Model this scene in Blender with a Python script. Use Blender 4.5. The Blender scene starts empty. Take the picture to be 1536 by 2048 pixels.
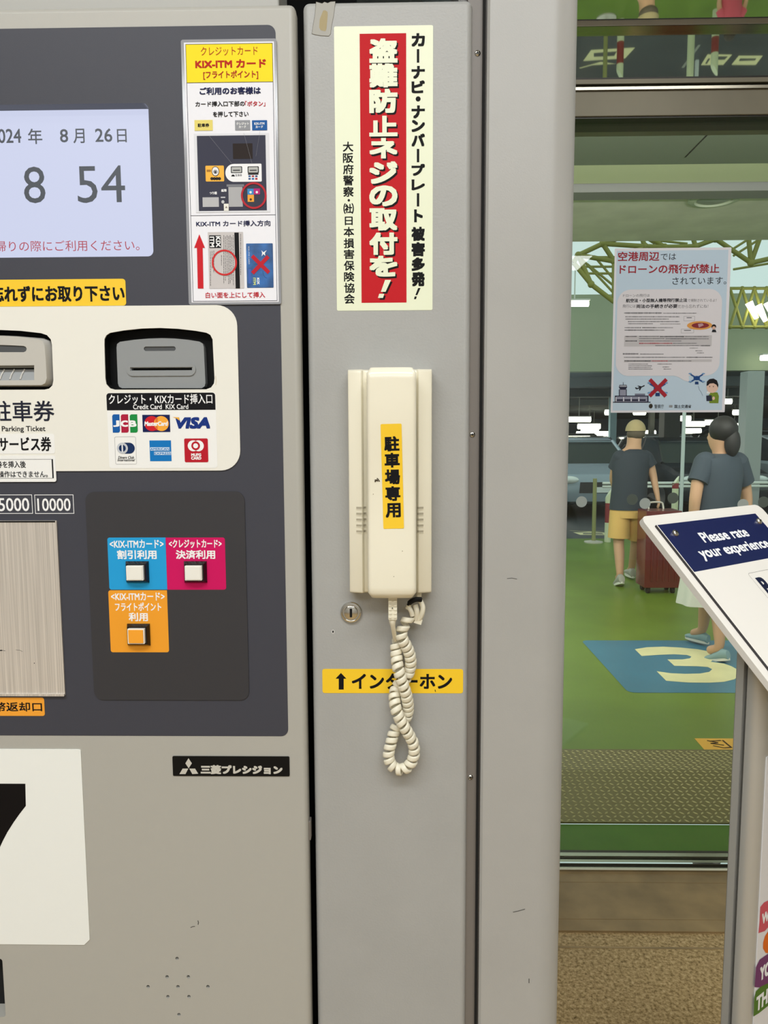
import bpy, bmesh, math, random
from mathutils import Vector, Matrix
from mathutils.geometry import tessellate_polygon
random.seed(7)
SC = bpy.context.scene
COL = SC.collection
PI = math.pi

# ------------------------------------------------------------------ camera
FPX, PITCH, YAW, ROLL = 1480.0, math.radians(5.78), math.radians(1.06), -0.0045
CAMPOS = Vector((0, 0, 1.5))
RM = Matrix.Rotation(YAW, 3, 'Z') @ Matrix.Rotation(PI / 2 - PITCH, 3, 'X') @ Matrix.Rotation(ROLL, 3, 'Z')
cd = bpy.data.cameras.new('camera')
cam = bpy.data.objects.new('camera', cd)
COL.objects.link(cam)
cam.matrix_world = Matrix.Translation(CAMPOS) @ RM.to_4x4()
cd.sensor_fit = 'VERTICAL'
cd.sensor_height = 32.0
cd.lens = 32.0 * FPX / 2048.0
cd.clip_start = 0.02
cd.clip_end = 300
SC.camera = cam

# ------------------------------------------------------------------ world, lamps, exposure
SC.view_settings.view_transform = 'Standard'
SC.view_settings.look = 'None'
SC.view_settings.gamma = 1.0
SC.view_settings.exposure = 0.0
SC.view_settings.use_curve_mapping = False
w = bpy.data.worlds.new('world')
SC.world = w
w.use_nodes = True
bg = w.node_tree.nodes['Background']
bg.inputs[0].default_value = (0.66, 0.83, 0.82, 1)
bg.inputs[1].default_value = 1.0


def area(name, loc, rot, sx, sy, power, col=(.955, .985, 1.0)):
    l = bpy.data.lights.new(name, 'AREA')
    l.shape = 'RECTANGLE'
    l.size, l.size_y, l.energy, l.color = sx, sy, power, col
    o = bpy.data.objects.new(name, l)
    COL.objects.link(o)
    o.location = loc
    o.rotation_euler = rot
    return o


area('lobby_ceiling_light', (-0.3, -0.75, 3.15), (0, 0, 0), 2.8, 0.5, 57)
area('lobby_rear_light', (0.0, -2.4, 3.15), (0, 0, 0), 3.6, 0.6, 78)
area('lobby_door_fill', (1.0, 1.0, 3.15), (0, 0, 0), 1.2, 0.10, 22)  # added unseen fill, brightens the lobby floor near the door
area('canopy_up_fill', (1.5, 2.85, 2.62), (math.radians(112), 0, 0), 4.0, 0.12, 130, (1, 1, .95))  # added fill hidden behind the header, lifts the dark canopy underside
area('canopy_down_fill', (-0.3, 6.0, 3.38), (0, 0, 0), 1.2, 0.5, 60, (1, 1, .9))  # added fill hidden behind the column, no real lamp hangs there
area('car_park_fill', (0.5, 16.9, 2.55), (0, 0, 0), 5, 0.4, 480, (1, 1, .92))  # added fill kept out of view, supplements the visible tubes
area('car_park_deep_fill', (1.5, 27.0, 2.55), (0, 0, 0), 6, 0.4, 650, (1, 1, .92))  # second added fill out of view, brightens the rows farther back


# ------------------------------------------------------------------ helpers
def ray(px, py):
    return RM @ Vector(((px - 768) / FPX, -(py - 1024) / FPX, -1.0))


def U(px, py, Y):
    """photo point on the upright plane y = Y"""
    d = ray(px, py)
    return CAMPOS + d * (Y / d.y)


def G(px, py, z=0.0):
    """photo point on the level plane z"""
    d = ray(px, py)
    return CAMPOS + d * ((z - CAMPOS.z) / d.z)


class Pl:
    """a flat surface with its own axes u (right), v (up), n (towards the viewer)"""
    def __init__(s, o, u=(1, 0, 0), v=(0, 0, 1)):
        s.o, s.u, s.v = Vector(o), Vector(u).normalized(), Vector(v).normalized()
        s.n = s.u.cross(s.v)

    def at(s, px, py):
        d = ray(px, py)
        t = (s.o - CAMPOS).dot(s.n) / d.dot(s.n)
        q = CAMPOS + d * t - s.o
        return q.dot(s.u), q.dot(s.v)

    def rect(s, x0, y0, x1, y1):
        xm, ym = (x0 + x1) / 2, (y0 + y1) / 2
        return s.at(x0, ym)[0], s.at(xm, y1)[1], s.at(x1, ym)[0], s.at(xm, y0)[1]

    def p(s, a, b, d=0.0):
        return s.o + s.u * a + s.v * b + s.n * d


def Z(ox, oy, sc):
    return lambda *c: tuple((ox if i % 2 == 0 else oy) + q / sc for i, q in enumerate(c))


def srgb(r, g, b):
    f = lambda c: (c / 255) / 12.92 if c <= 10 else (((c / 255) + 0.055) / 1.055) ** 2.4
    return (f(r), f(g), f(b), 1)


MATS = {}


def mat(name, rgb, rough=0.5, metal=0.0, bump=None, spec=0.5, var=None, coat=0, emit=0):
    """bump = (scale, strength, distance); var = (scale, amount) slow colour variation"""
    m = bpy.data.materials.new(name)
    m.use_nodes = True
    nt = m.node_tree
    b = nt.nodes['Principled BSDF']
    c = srgb(*rgb)
    b.inputs['Base Color'].default_value = c
    b.inputs['Roughness'].default_value = rough
    b.inputs['Metallic'].default_value = metal
    b.inputs['Specular IOR Level'].default_value = spec
    b.inputs['Coat Weight'].default_value = coat
    if emit:
        b.inputs['Emission Color'].default_value = c
        b.inputs['Emission Strength'].default_value = emit
    if bump or var:
        tc = nt.nodes.new('ShaderNodeTexCoord')
    if bump:
        n = nt.nodes.new('ShaderNodeTexNoise')
        n.inputs['Scale'].default_value = bump[0]
        n.inputs['Detail'].default_value = 3
        bp = nt.nodes.new('ShaderNodeBump')
        bp.inputs['Strength'].default_value = bump[1]
        bp.inputs['Distance'].default_value = bump[2]
        nt.links.new(tc.outputs['Object'], n.inputs['Vector'])
        nt.links.new(n.outputs['Fac'], bp.inputs['Height'])
        nt.links.new(bp.outputs['Normal'], b.inputs['Normal'])
    if var:
        n = nt.nodes.new('ShaderNodeTexNoise')
        n.inputs['Scale'].default_value = var[0]
        n.inputs['Detail'].default_value = 4
        rp = nt.nodes.new('ShaderNodeValToRGB')
        a = var[1]
        rp.color_ramp.elements[0].position = 0.3
        rp.color_ramp.elements[1].position = 0.7
        rp.color_ramp.elements[0].color = (c[0] * (1 - a), c[1] * (1 - a), c[2] * (1 - a), 1)
        rp.color_ramp.elements[1].color = (min(1, c[0] * (1 + a)), min(1, c[1] * (1 + a)), min(1, c[2] * (1 + a)), 1)
        nt.links.new(tc.outputs['Object'], n.inputs['Vector'])
        nt.links.new(n.outputs['Fac'], rp.inputs['Fac'])
        nt.links.new(rp.outputs['Color'], b.inputs['Base Color'])
    MATS[name] = m
    return m


def ink(rgb):
    k = 'ink_%d_%d_%d' % tuple(rgb)
    return MATS.get(k) or mat(k, rgb, 0.6, spec=0.15)


FONT = {}


def glyphs(s):
    if s not in FONT:
        c = bpy.data.curves.new('t', 'FONT')
        c.body = s
        c.resolution_u = 3
        o = bpy.data.objects.new('t', c)
        COL.objects.link(o)
        dg = bpy.context.evaluated_depsgraph_get()
        dg.update()
        m = o.evaluated_get(dg).to_mesh()
        FONT[s] = ([(q.co.x, q.co.y) for q in m.vertices], [tuple(f.vertices) for f in m.polygons])
        bpy.data.objects.remove(o)
        bpy.data.curves.remove(c)
    return FONT[s]


def rr(a0, b0, a1, b1, r, n=6, corners=(1, 1, 1, 1)):
    """rounded rectangle, counter-clockwise from bottom right; corners: br, tr, tl, bl"""
    r = min(r, abs(a1 - a0) / 2, abs(b1 - b0) / 2)
    out = []
    for (cx, cy, s0), k in zip(((a1 - r, b0 + r, -90), (a1 - r, b1 - r, 0), (a0 + r, b1 - r, 90), (a0 + r, b0 + r, 180)), corners):
        if not k or r <= 0:
            out.append((cx + (r if s0 in (-90, 0) else -r), cy + (r if s0 in (0, 90) else -r)))
            continue
        for i in range(n + 1):
            t = math.radians(s0 + 90 * i / n)
            out.append((cx + r * math.cos(t), cy + r * math.sin(t)))
    return out


def ell(ca, cb, ra, rb=None, n=32, t0=0, t1=360):
    rb = ra if rb is None else rb
    k = n if t1 - t0 == 360 else n + 1
    return [(ca + ra * math.cos(math.radians(t0 + (t1 - t0) * i / n)), cb + rb * math.sin(math.radians(t0 + (t1 - t0) * i / n))) for i in range(k)]


def ccw(o):
    a = sum(o[i][0] * o[(i + 1) % len(o)][1] - o[(i + 1) % len(o)][0] * o[i][1] for i in range(len(o)))
    return o if a > 0 else o[::-1]


class MB:
    def __init__(s):
        s.v, s.f, s.m, s.mats = [], [], [], []

    def mi(s, m):
        if m not in s.mats:
            s.mats.append(m)
        return s.mats.index(m)

    def add(s, vs, fs, m):
        k, i = len(s.v), s.mi(m)
        s.v += [tuple(q) for q in vs]
        s.f += [tuple(k + j for j in f) for f in fs]
        s.m += [i] * len(fs)

    def flat(s, pl, o, d, m):
        o = ccw(o)
        s.add([pl.p(a, b, d) for a, b in o], [tuple(range(len(o)))], m)

    def prism(s, pl, o, d0, d1, m, side=None, back=True):
        o = ccw(o)
        n = len(o)
        s.add([pl.p(a, b, d1) for a, b in o], [tuple(range(n))], m)
        vs = [pl.p(a, b, d0) for a, b in o] + [pl.p(a, b, d1) for a, b in o]
        s.add(vs, [(i, (i + 1) % n, n + (i + 1) % n, n + i) for i in range(n)], side or m)
        if back:
            s.add([pl.p(a, b, d0) for a, b in o], [tuple(range(n))[::-1]], side or m)

    def plate(s, pl, outer, holes, d0, d1, m, wall=None, outer_wall=True):
        """plate with holes: front at d1, its holes walled back to d0"""
        outer = ccw(outer)
        holes = [ccw(h)[::-1] for h in holes]
        loops = [outer] + holes
        pts = [q for l in loops for q in l]
        tris = tessellate_polygon([[Vector((a, b, 0)) for a, b in l] for l in loops])
        fs = []
        for t in tris:
            (x0, y0), (x1, y1), (x2, y2) = (pts[i] for i in t)
            fs.append(tuple(t) if (x1 - x0) * (y2 - y0) - (x2 - x0) * (y1 - y0) > 0 else tuple(t)[::-1])
        s.add([pl.p(a, b, d1) for a, b in pts], fs, m)
        for k, l in enumerate(loops):
            if k == 0 and not outer_wall:
                continue
            n = len(l)
            s.add([pl.p(a, b, d0) for a, b in l] + [pl.p(a, b, d1) for a, b in l],
                  [(i, (i + 1) % n, n + (i + 1) % n, n + i) for i in range(n)], (m if k == 0 else wall or m))

    def line(s, pl, pts, wd, d, m):
        for (a0, b0), (a1, b1) in zip(pts[:-1], pts[1:]):
            L = math.hypot(a1 - a0, b1 - b0) or 1
            x, y = -(b1 - b0) / L * wd / 2, (a1 - a0) / L * wd / 2
            s.flat(pl, [(a0 + x, b0 + y), (a1 + x, b1 + y), (a1 - x, b1 - y), (a0 - x, b0 - y)], d, m)

    def frame(s, pl, a0, b0, a1, b1, wd, d, m, r=0):
        o, i = rr(a0, b0, a1, b1, r), rr(a0 + wd, b0 + wd, a1 - wd, b1 - wd, max(r - wd, 0))
        if len(o) != len(i):
            return
        n = len(o)
        s.add([pl.p(a, b, d) for a, b in o + i], [(k, (k + 1) % n, n + (k + 1) % n, n + k) for k in range(n)], m)

    def ring(s, pl, ca, cb, r0, r1, d, m, n=40):
        s.add([pl.p(a, b, d) for a, b in ell(ca, cb, r1, n=n) + ell(ca, cb, r0, n=n)],
              [(k, (k + 1) % n, n + (k + 1) % n, n + k) for k in range(n)], m)

    def text(s, pl, st, box, d, m, bold=0.0, shear=0.0, rot=0.0):
        """st inked into box (a0,b0,a1,b1); bold in units of box height; rot in degrees, applied before fitting"""
        vs, fs = glyphs(st)
        if rot:
            c, q = math.cos(math.radians(rot)), math.sin(math.radians(rot))
            vs = [(x * c - y * q, x * q + y * c) for x, y in vs]
        if shear:
            vs = [(x + shear * y, y) for x, y in vs]
        x0, x1 = min(q[0] for q in vs), max(q[0] for q in vs)
        y0, y1 = min(q[1] for q in vs), max(q[1] for q in vs)
        a0, b0, a1, b1 = box
        e = bold * (b1 - b0)
        sx, sy = (a1 - a0 - 2 * e) / max(x1 - x0, 1e-6), (b1 - b0 - 2 * e) / max(y1 - y0, 1e-6)
        offs = [(0, 0)] if not e else [(e, e), (-e, e), (e, -e), (-e, -e), (e, 0), (-e, 0), (0, e), (0, -e)]
        for k, (ox, oy) in enumerate(offs):
            s.add([pl.p(a0 + e + (x - x0) * sx + ox, b0 + e + (y - y0) * sy + oy, d + k * 2e-6) for x, y in vs], fs, m)

    def textpx(s, pl, st, pxbox, d, m, **k):
        s.text(pl, st, pl.rect(*pxbox), d, m, **k)

    def box(s, c0, c1, m):
        x0, y0, z0 = c0
        x1, y1, z1 = c1
        s.add([(x0, y0, z0), (x1, y0, z0), (x1, y1, z0), (x0, y1, z0), (x0, y0, z1), (x1, y0, z1), (x1, y1, z1), (x0, y1, z1)],
              [(3, 2, 1, 0), (4, 5, 6, 7), (0, 1, 5, 4), (1, 2, 6, 5), (2, 3, 7, 6), (3, 0, 4, 7)], m)

    def tube(s, pts, r, m, n=10, cap=True, flat=1.0):
        pts = [Vector(p) for p in pts]
        rs = r if isinstance(r, (list, tuple)) else [r] * len(pts)
        vs, fs = [], []
        pu = None
        for i, p in enumerate(pts):
            t = (pts[min(i + 1, len(pts) - 1)] - pts[max(i - 1, 0)]).normalized()
            if pu is None:
                pu = t.orthogonal().normalized()
            pu = (pu - t * pu.dot(t)).normalized()
            w2 = t.cross(pu)
            for k in range(n):
                a = 2 * PI * k / n
                vs.append(p + pu * math.cos(a) * rs[i] + w2 * math.sin(a) * rs[i] * flat)
        for i in range(len(pts) - 1):
            for k in range(n):
                fs.append((i * n + k, i * n + (k + 1) % n, (i + 1) * n + (k + 1) % n, (i + 1) * n + k))
        if cap:
            fs.append(tuple(range(n))[::-1])
            fs.append(tuple((len(pts) - 1) * n + k for k in range(n)))
        s.add(vs, fs, m)

    def loft(s, rings, m, cap=True):
        n = len(rings[0])
        vs = [q for r in rings for q in r]
        fs = [(i * n + k, i * n + (k + 1) % n, (i + 1) * n + (k + 1) % n, (i + 1) * n + k) for i in range(len(rings) - 1) for k in range(n)]
        if cap:
            fs += [tuple(range(n))[::-1], tuple((len(rings) - 1) * n + k for k in range(n))]
        s.add(vs, fs, m)

    def ball(s, c, r, m, sz=1.0, n=12, k=8, M=None):
        c = Vector(c)
        r = r if isinstance(r, (list, tuple)) else (r, r, r * sz)
        rings = []
        for j in range(k + 1):
            t = -PI / 2 + PI * j / k
            ring = []
            for i in range(n):
                q = Vector((r[0] * max(math.cos(t), 1e-3) * math.cos(2 * PI * i / n), r[1] * max(math.cos(t), 1e-3) * math.sin(2 * PI * i / n), r[2] * math.sin(t)))
                ring.append(c + (M @ q if M else q))
            rings.append(ring)
        s.loft(rings, m)

    def build(s, name, parent=None, smooth=False, bevel=0, origin=None, angle=35, seg=2):
        me = bpy.data.meshes.new(name)
        org = Vector(origin) if origin is not None else Vector((0, 0, 0))
        if origin is None and s.v:
            org = Vector([(min(q[i] for q in s.v) + max(q[i] for q in s.v)) / 2 for i in range(3)])
        if parent is not None and origin is None:
            org = parent.matrix_world.translation.copy() if False else org
        me.from_pydata([Vector(q) - org for q in s.v], [], s.f)
        for m in s.mats:
            me.materials.append(m)
        me.polygons.foreach_set('material_index', s.m)
        if smooth:
            me.polygons.foreach_set('use_smooth', [True] * len(me.polygons))
            me.set_sharp_from_angle(angle=math.radians(angle))
        me.update()
        o = bpy.data.objects.new(name, me)
        COL.objects.link(o)
        o.location = org
        if parent is not None:
            o.parent = parent
            o.matrix_parent_inverse = Matrix.Translation(WORLDLOC[parent.name]).inverted()
        WORLDLOC[o.name] = org
        if bevel:
            b = o.modifiers.new('bevel', 'BEVEL')
            b.width = bevel
            b.segments = seg
            b.limit_method = 'ANGLE'
        return o


WORLDLOC = {}


def tag(o, label=None, cat=None, group=None, kind=None):
    if label:
        o['label'] = label
    if cat:
        o['category'] = cat
    if group:
        o['group'] = group
    if kind:
        o['kind'] = kind
    return o


def thing(name, loc, label=None, cat=None, group=None, kind=None):
    o = bpy.data.objects.new(name, None)
    COL.objects.link(o)
    o.location = loc
    o.empty_display_size = 0.05
    WORLDLOC[o.name] = Vector(loc)
    return tag(o, label, cat, group, kind)


def struct(mb, name, parent=None, **k):
    o = mb.build(name, parent, **k)
    o['kind'] = 'structure'
    return o


# ------------------------------------------------------------------ materials
M_CAB = mat('satin_grey_paint', (176, 174, 166), 0.4, bump=(900, 0.10, 0.0004))
M_PIL = mat('textured_grey_paint', (168, 168, 165), 0.42, bump=(420, 0.35, 0.0006), var=(14, 0.03))
M_COL = mat('column_grey_paint', (172, 171, 167), 0.33, bump=(700, 0.18, 0.0004), var=(9, 0.03))
M_PANEL = mat('charcoal_panel', (64, 65, 74), 0.5, spec=0.35, bump=(1500, 0.12, 0.0003))
M_SUB = mat('charcoal_cover', (56, 55, 58), 0.55, spec=0.35)
M_BLACK = mat('black_plastic', (11, 11, 12), 0.5, spec=0.2)
M_GLOSSBLK = mat('gloss_black_plastic', (18, 18, 18), 0.15)
M_VOID = mat('dark_gap', (6, 6, 6), 0.9)
M_CREAMPLATE = mat('cream_plate', (238, 236, 226), 0.35)
M_WHITE = mat('white_vinyl', (243, 243, 240), 0.4)
M_SIGNW = mat('white_sign_plate', (241, 243, 238), 0.4)
M_YEL = mat('yellow_vinyl', (250, 205, 40), 0.4)
M_ORG = mat('orange_vinyl', (247, 166, 52), 0.4)
M_STEEL = mat('brushed_steel', (226, 218, 208), 0.42, 0.4)
M_CHROME = mat('chrome', (205, 203, 196), 0.16, 1.0)
M_READER = mat('grey_reader_plastic', (146, 149, 150), 0.35)
M_BEZEL = mat('light_grey_bezel', (196, 193, 185), 0.35)
M_SCREEN = mat('lit_screen', (212, 218, 244), 0.3, spec=0.2, emit=0.93)
M_SCREEN.node_tree.nodes['Principled BSDF'].inputs['Base Color'].default_value = (0.01, 0.01, 0.012, 1)
M_CREAM = mat('cream_plastic', (240, 234, 212), 0.28, coat=0.2)
M_CORD = mat('cream_cord', (236, 230, 208), 0.38)
M_STRIP = mat('bronze_strip', (118, 112, 106), 0.45)
M_GLASSP = mat('led_window', (84, 86, 88), 0.2)
INK = ink((18, 18, 22))
WHT = ink((245, 245, 245))
RED = ink((200, 32, 40))

# brushed grain on the steel
nt = M_STEEL.node_tree
b_ = nt.nodes['Principled BSDF']
tc_ = nt.nodes.new('ShaderNodeTexCoord')
mp_ = nt.nodes.new('ShaderNodeMapping')
mp_.inputs['Scale'].default_value = (900, 900, 6)
n_ = nt.nodes.new('ShaderNodeTexNoise')
n_.inputs['Scale'].default_value = 1.0
rp_ = nt.nodes.new('ShaderNodeValToRGB')
rp_.color_ramp.elements[0].position, rp_.color_ramp.elements[1].position = 0.3, 0.7
rp_.color_ramp.elements[0].color, rp_.color_ramp.elements[1].color = srgb(196, 189, 180), srgb(232, 224, 214)
nt.links.new(tc_.outputs['Object'], mp_.inputs['Vector'])
nt.links.new(mp_.outputs['Vector'], n_.inputs['Vector'])
nt.links.new(n_.outputs['Fac'], rp_.inputs['Fac'])
nt.links.new(rp_.outputs['Color'], b_.inputs['Base Color'])

# ================================================================== large structure: lobby side
YM, YP = 0.745, 0.755
PM, PP = Pl((0, YM, 0)), Pl((0, YP, 0))
YD = 2.50                                                   # the sliding doors
PD = Pl((0, YD, 0))
X_MR = U(606, 1024, YM).x                                   # right side of the ticket machine
X_P0, X_P1 = U(620, 1024, YP).x, U(941, 660, YP).x          # pillar panel
X_S1 = U(964, 1000, YP).x
X_C1 = 0.1790                                               # right side of the column

# granite lobby floor with its worn stone threshold
M_GRAN = mat('speckled_granite', (128, 112, 90), 0.22, spec=0.45)
nt = M_GRAN.node_tree
b_ = nt.nodes['Principled BSDF']
tc_ = nt.nodes.new('ShaderNodeTexCoord')
v_ = nt.nodes.new('ShaderNodeTexNoise')
v_.inputs['Scale'].default_value, v_.inputs['Detail'].default_value, v_.inputs['Roughness'].default_value = 95, 6, 0.75
r_ = nt.nodes.new('ShaderNodeValToRGB')
for p_, c_ in ((0.30, (76, 58, 34)), (0.42, (146, 121, 80)), (0.52, (184, 156, 110)), (0.62, (208, 180, 134)), (0.74, (220, 206, 176))):
    e_ = r_.color_ramp.elements.new(p_)
    e_.color = srgb(*c_)
r_.color_ramp.elements.remove(r_.color_ramp.elements[0])
r_.color_ramp.elements.remove(r_.color_ramp.elements[-1])
nt.links.new(tc_.outputs['Object'], v_.inputs['Vector'])
nt.links.new(v_.outputs['Fac'], r_.inputs['Fac'])
nt.links.new(r_.outputs['Color'], b_.inputs['Base Color'])
M_STONE = mat('smooth_brown_stone', (150, 126, 86), 0.45, var=(9, 0.22))

y_sill0, y_st = G(1300, 1747).y, G(1300, 1866).y
m = MB()
m.box((-3.5, -4.0, -0.06), (4.0, y_st, 0), M_GRAN)
m.box((-3.5, G(1300, 1896).y - 0.004, 0), (4.0, G(1300, 1896).y + 0.004, 0.0008), M_STONE)
struct(m, 'floor', origin=(0, 0, 0))
m = MB()
m.box((-3.5, y_st, -0.06), (4.0, y_sill0, 0.006), M_STONE)
yg = G(1300, 1842).y
m.box((-3.5, yg - 0.002, 0.006), (4.0, yg + 0.002, 0.0068), M_STONE)
yg = G(1300, 1768).y
m.box((-3.5, yg - 0.002, 0.006), (4.0, yg + 0.002, 0.0068), M_STONE)
struct(m, 'floor_threshold', bevel=0.003, origin=(0, y_st, 0))

# wall panel seen above the machine, dark gap behind
m = MB()
zt = U(300, 8, YM).z
m.box((-1.6, 0.80, zt + .004), (U(558, 2, 0.80).x, 0.86, 3.2), M_CAB)
struct(m, 'wall_left', bevel=0.002)
m = MB()
m.box((-3.5, 1.16, 0), (X_P0 + 0.03, 1.2, 3.2), M_VOID)
struct(m, 'wall_behind')

# the painted column right of the bronze strip: flat front, big rounded corner, returns to the door wall
m = MB()
prof = []
R = 0.030
x0 = X_S1 + 0.0012
prof += [(x0, 1.0), (x0, YP + 0.0025), (x0 + 0.0025, YP)]
cx, cy = X_C1 - R, YP + R
for i in range(15):
    t = -PI / 2 + (PI / 2) * i / 14
    prof.append((cx + R * math.cos(t), cy + R * math.sin(t)))
prof += [(X_C1, 1.0)]
n = len(prof)
vs = [(a, b, 0) for a, b in prof] + [(a, b, 2.7) for a, b in prof]
m.add(vs, [(i, i + 1, n + i + 1, n + i) for i in range(n - 1)] + [(n - 1, 0, n, 2 * n - 1)] + [tuple(range(n))[::-1], tuple(range(n, 2 * n))], M_COL)
colm = struct(m, 'trim_1', smooth=True)
for a, b, c2, d2 in ((1006, 1157, 1034, 1155), (1078, 1850, 1108, 1842)):
    pass
m = MB()
sm = ink((96, 94, 90))
for pts, wd in ((((1026, 1824), (1036, 1822), (1050, 1818)), 0.0009), (((1014, 1157), (1024, 1156), (1034, 1158)), 0.0006), (((1058, 1957), (1058, 1966)), 0.0010)):
    m.line(PP, [PP.at(*q) for q in pts], wd, 0.0002, sm)
tag(m.build('scuff_mark', colm), kind='structure')

# the rest of the lobby: ceiling, back and side walls
M_LOBBY = mat('lobby_wall_paint', (204, 203, 200), 0.8)
M_LCEIL = mat('lobby_ceiling_paint', (222, 221, 218), 0.85)
m = MB()
m.box((-3.5, -4.0, 3.2), (4.0, YD - 0.1, 3.26), M_LCEIL)
struct(m, 'ceiling', origin=(0, 0, 3.2))
m = MB()
m.box((-3.5, -4.1, 0), (4.0, -4.0, 3.2), M_LOBBY)
struct(m, 'wall_back', origin=(0, -4, 0))
m = MB()
m.box((-3.6, -4.0, 0), (-3.5, 1.2, 3.2), M_LOBBY)
struct(m, 'wall_side', origin=(-3.5, 0, 0))
m = MB()
m.box((4.0, -4.0, 0), (4.1, YD - .1, 3.2), M_LOBBY)
struct(m, 'wall_far', origin=(4, 0, 0))

# wall between column and door (hidden side return)
m = MB()
m.box((X_C1 - 0.1, 1.0, 0), (X_C1, YD - 0.1, 3.4), M_COL)
struct(m, 'wall_right')
m = MB()
m.box((-2.0, YD - 0.12, 0), (U(1112, 1024, YD).x - 0.02, YD + 0.1, 3.45), M_COL)
struct(m, 'wall_front')

# bronze recess strip with its screws
m = MB()
m.box((X_P1 - 0.004, YP + 0.006, 0), (X_S1 + 0.004, YP + 0.02, 2.7), M_STRIP)
strip = struct(m, 'trim_2')
m = MB()
m.box((X_S1 - 0.0028, YP + 0.002, 0), (X_S1 - 0.0002, YP + 0.0061, 2.7), M_VOID)
struct(m, 'gasket', strip)
for (sx, sy) in ((955.2, 106.5), (944.6, 869), (940.8, 1554.5)):
    PS = Pl((0, YP + 0.006, 0))
    a, b = PS.at(sx, sy)
    m = MB()
    rings = []
    for k in range(5):
        t = k / 4 * PI / 2
        rings.append([PS.p(a + 0.0030 * math.cos(t) * math.cos(q), b + 0.0030 * math.cos(t) * math.sin(q), 0.0016 * math.sin(t) + 1e-5) for q in [2 * PI * j / 20 for j in range(20)]][:])
    rings[-1] = [PS.p(a + 2e-5 * math.cos(2 * PI * j / 20), b + 2e-5 * math.sin(2 * PI * j / 20), 0.0016) for j in range(20)]
    m.loft(rings, M_CHROME)
    for rt in (0.3, 0.3 + PI / 2):
        c, q = math.cos(rt), math.sin(rt)
        hw, hl = 0.00045, 0.0019
        m.flat(PS, [(a + c * u_ - q * v2, b + q * u_ + c * v2) for u_, v2 in ((-hl, -hw), (hl, -hw), (hl, hw), (-hl, hw))], 0.00168, M_VOID)
    struct(m, 'screw', strip, smooth=True, angle=50)

# ================================================================== pillar panel with lock
pil = thing('access_panel', ((X_P0 + X_P1) / 2, YP + 0.02, 0), 'tall narrow grey textured metal panel with key lock, behind the intercom', 'panel')
m = MB()
m.box((X_P0, YP, 0.0), (X_P1, YP + 0.2, U(780, -1, YP).z), M_PIL)
m.build('panel', pil, bevel=0.0065, seg=5, smooth=True, angle=40)
# cam lock
zk = Z(620, 1150, 4.518)
ca, cb = PP.at(*zk(372, 335))
r0 = 0.0111
m = MB()
prf = [(r0, 0.0), (r0, 0.0020), (r0 * .93, 0.0030), (r0 * .80, 0.0034), (r0 * .78, 0.0022), (r0 * .66, 0.0022), (r0 * .63, 0.0036), (r0 * .56, 0.0040), (r0 * .01, 0.0040)]
m.loft([[PP.p(ca + r * math.cos(2 * PI * j / 40), cb + r * math.sin(2 * PI * j / 40), d) for j in range(40)] for r, d in prf], M_CHROME)
lk = m.build('lock', pil, smooth=True, angle=30)
m = MB()
m.flat(PP, rr(ca - 0.0013, cb - 0.0046, ca + 0.0013, cb + 0.0046, 0.0006), 0.00415, M_VOID)
m.build('keyhole', lk)
m = MB()
a, b = PP.at(*zk(208, 512))
m.flat(PP, ell(a, b, .0016, .0022, 9), 0.00015, ink((214, 212, 206)))
m.flat(PP, ell(a, b, .0009, .0014, 9), 0.0002, M_VOID)
m.build('paint_chip', pil)

# ================================================================== ticket machine
zA = Z(0, 0, 2.4)
mac = thing('ticket_machine', (U(-80, 1024, YM).x, 0.95, 0), 'large grey parking payment machine with charcoal control panel and lit screen', 'machine')
X_ML = U(-770, 1024, YM).x
Z_MT = U(300, 9.5, YM).z
pa0, pb0, pa1, pb1 = U(-709, 800, YM).x, U(300, 1471.5, YM).z, -0.1150, U(300, 53.5, YM).z
# cabinet: bevelled box whose front is open where the control panel sits
bmh = bmesh.new()
bmesh.ops.create_cube(bmh, size=1)
bmesh.ops.scale(bmh, vec=(X_MR - X_ML, 0.022, Z_MT - 0.04), verts=bmh.verts)
bmesh.ops.translate(bmh, vec=((X_MR + X_ML) / 2, YM + 0.011, (Z_MT + 0.04) / 2), verts=bmh.verts)
bmesh.ops.bevel(bmh, geom=bmh.edges[:], offset=0.006, segments=5, profile=0.5, affect='EDGES')
ff = max(bmh.faces, key=lambda f: f.calc_area() if f.normal.y < -0.99 else 0)
loop = [(v.co.x, v.co.z) for v in ff.verts]
bmesh.ops.delete(bmh, geom=[ff], context='FACES_ONLY')
bmh.verts.index_update()
m = MB()
m.add([v.co for v in bmh.verts], [tuple(v.index for v in f.verts) for f in bmh.faces], M_CAB)
bmh.free()
hole = rr(pa0, pb0, pa1, pb1, 0.0075)
spk = [(850, 1145), (802, 1233), (904, 1233), (711, 1280), (854, 1280), (998, 1280), (806, 1328), (907, 1328), (859, 1414)]
zS = Z(0, 1440, 2.4)
spk = [PM.at(*zS(*q)) for q in spk]
tray = PM.rect(-150, 1917, 8, 2033)
holes = [hole] + [ell(a, b, 0.0019, n=14) for a, b in spk] + [rr(*tray, 0.003)]
m.plate(PM, loop, holes, -0.02, 0, M_CAB, wall=M_CAB, outer_wall=False)
for a, b in spk:
    m.flat(PM, ell(a, b, 0.0021, n=14), -0.004, M_VOID)
m.flat(PM, rr(*tray, 0.003), -0.019, M_VOID)
m.add([PM.p(a, b, -0.0195) for a, b in hole], [tuple(range(len(hole)))], M_VOID)
sm2 = ink((70, 68, 64))
m.line(PM, [PM.at(*zS(*q)) for q in ((915, 996), (925, 991), (936, 990))], 0.0007, 0.0002, sm2)
m.line(PM, [PM.at(*zS(*q)) for q in ((950, 962), (953, 972), (951, 982))], 0.0008, 0.0002, sm2)
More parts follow.
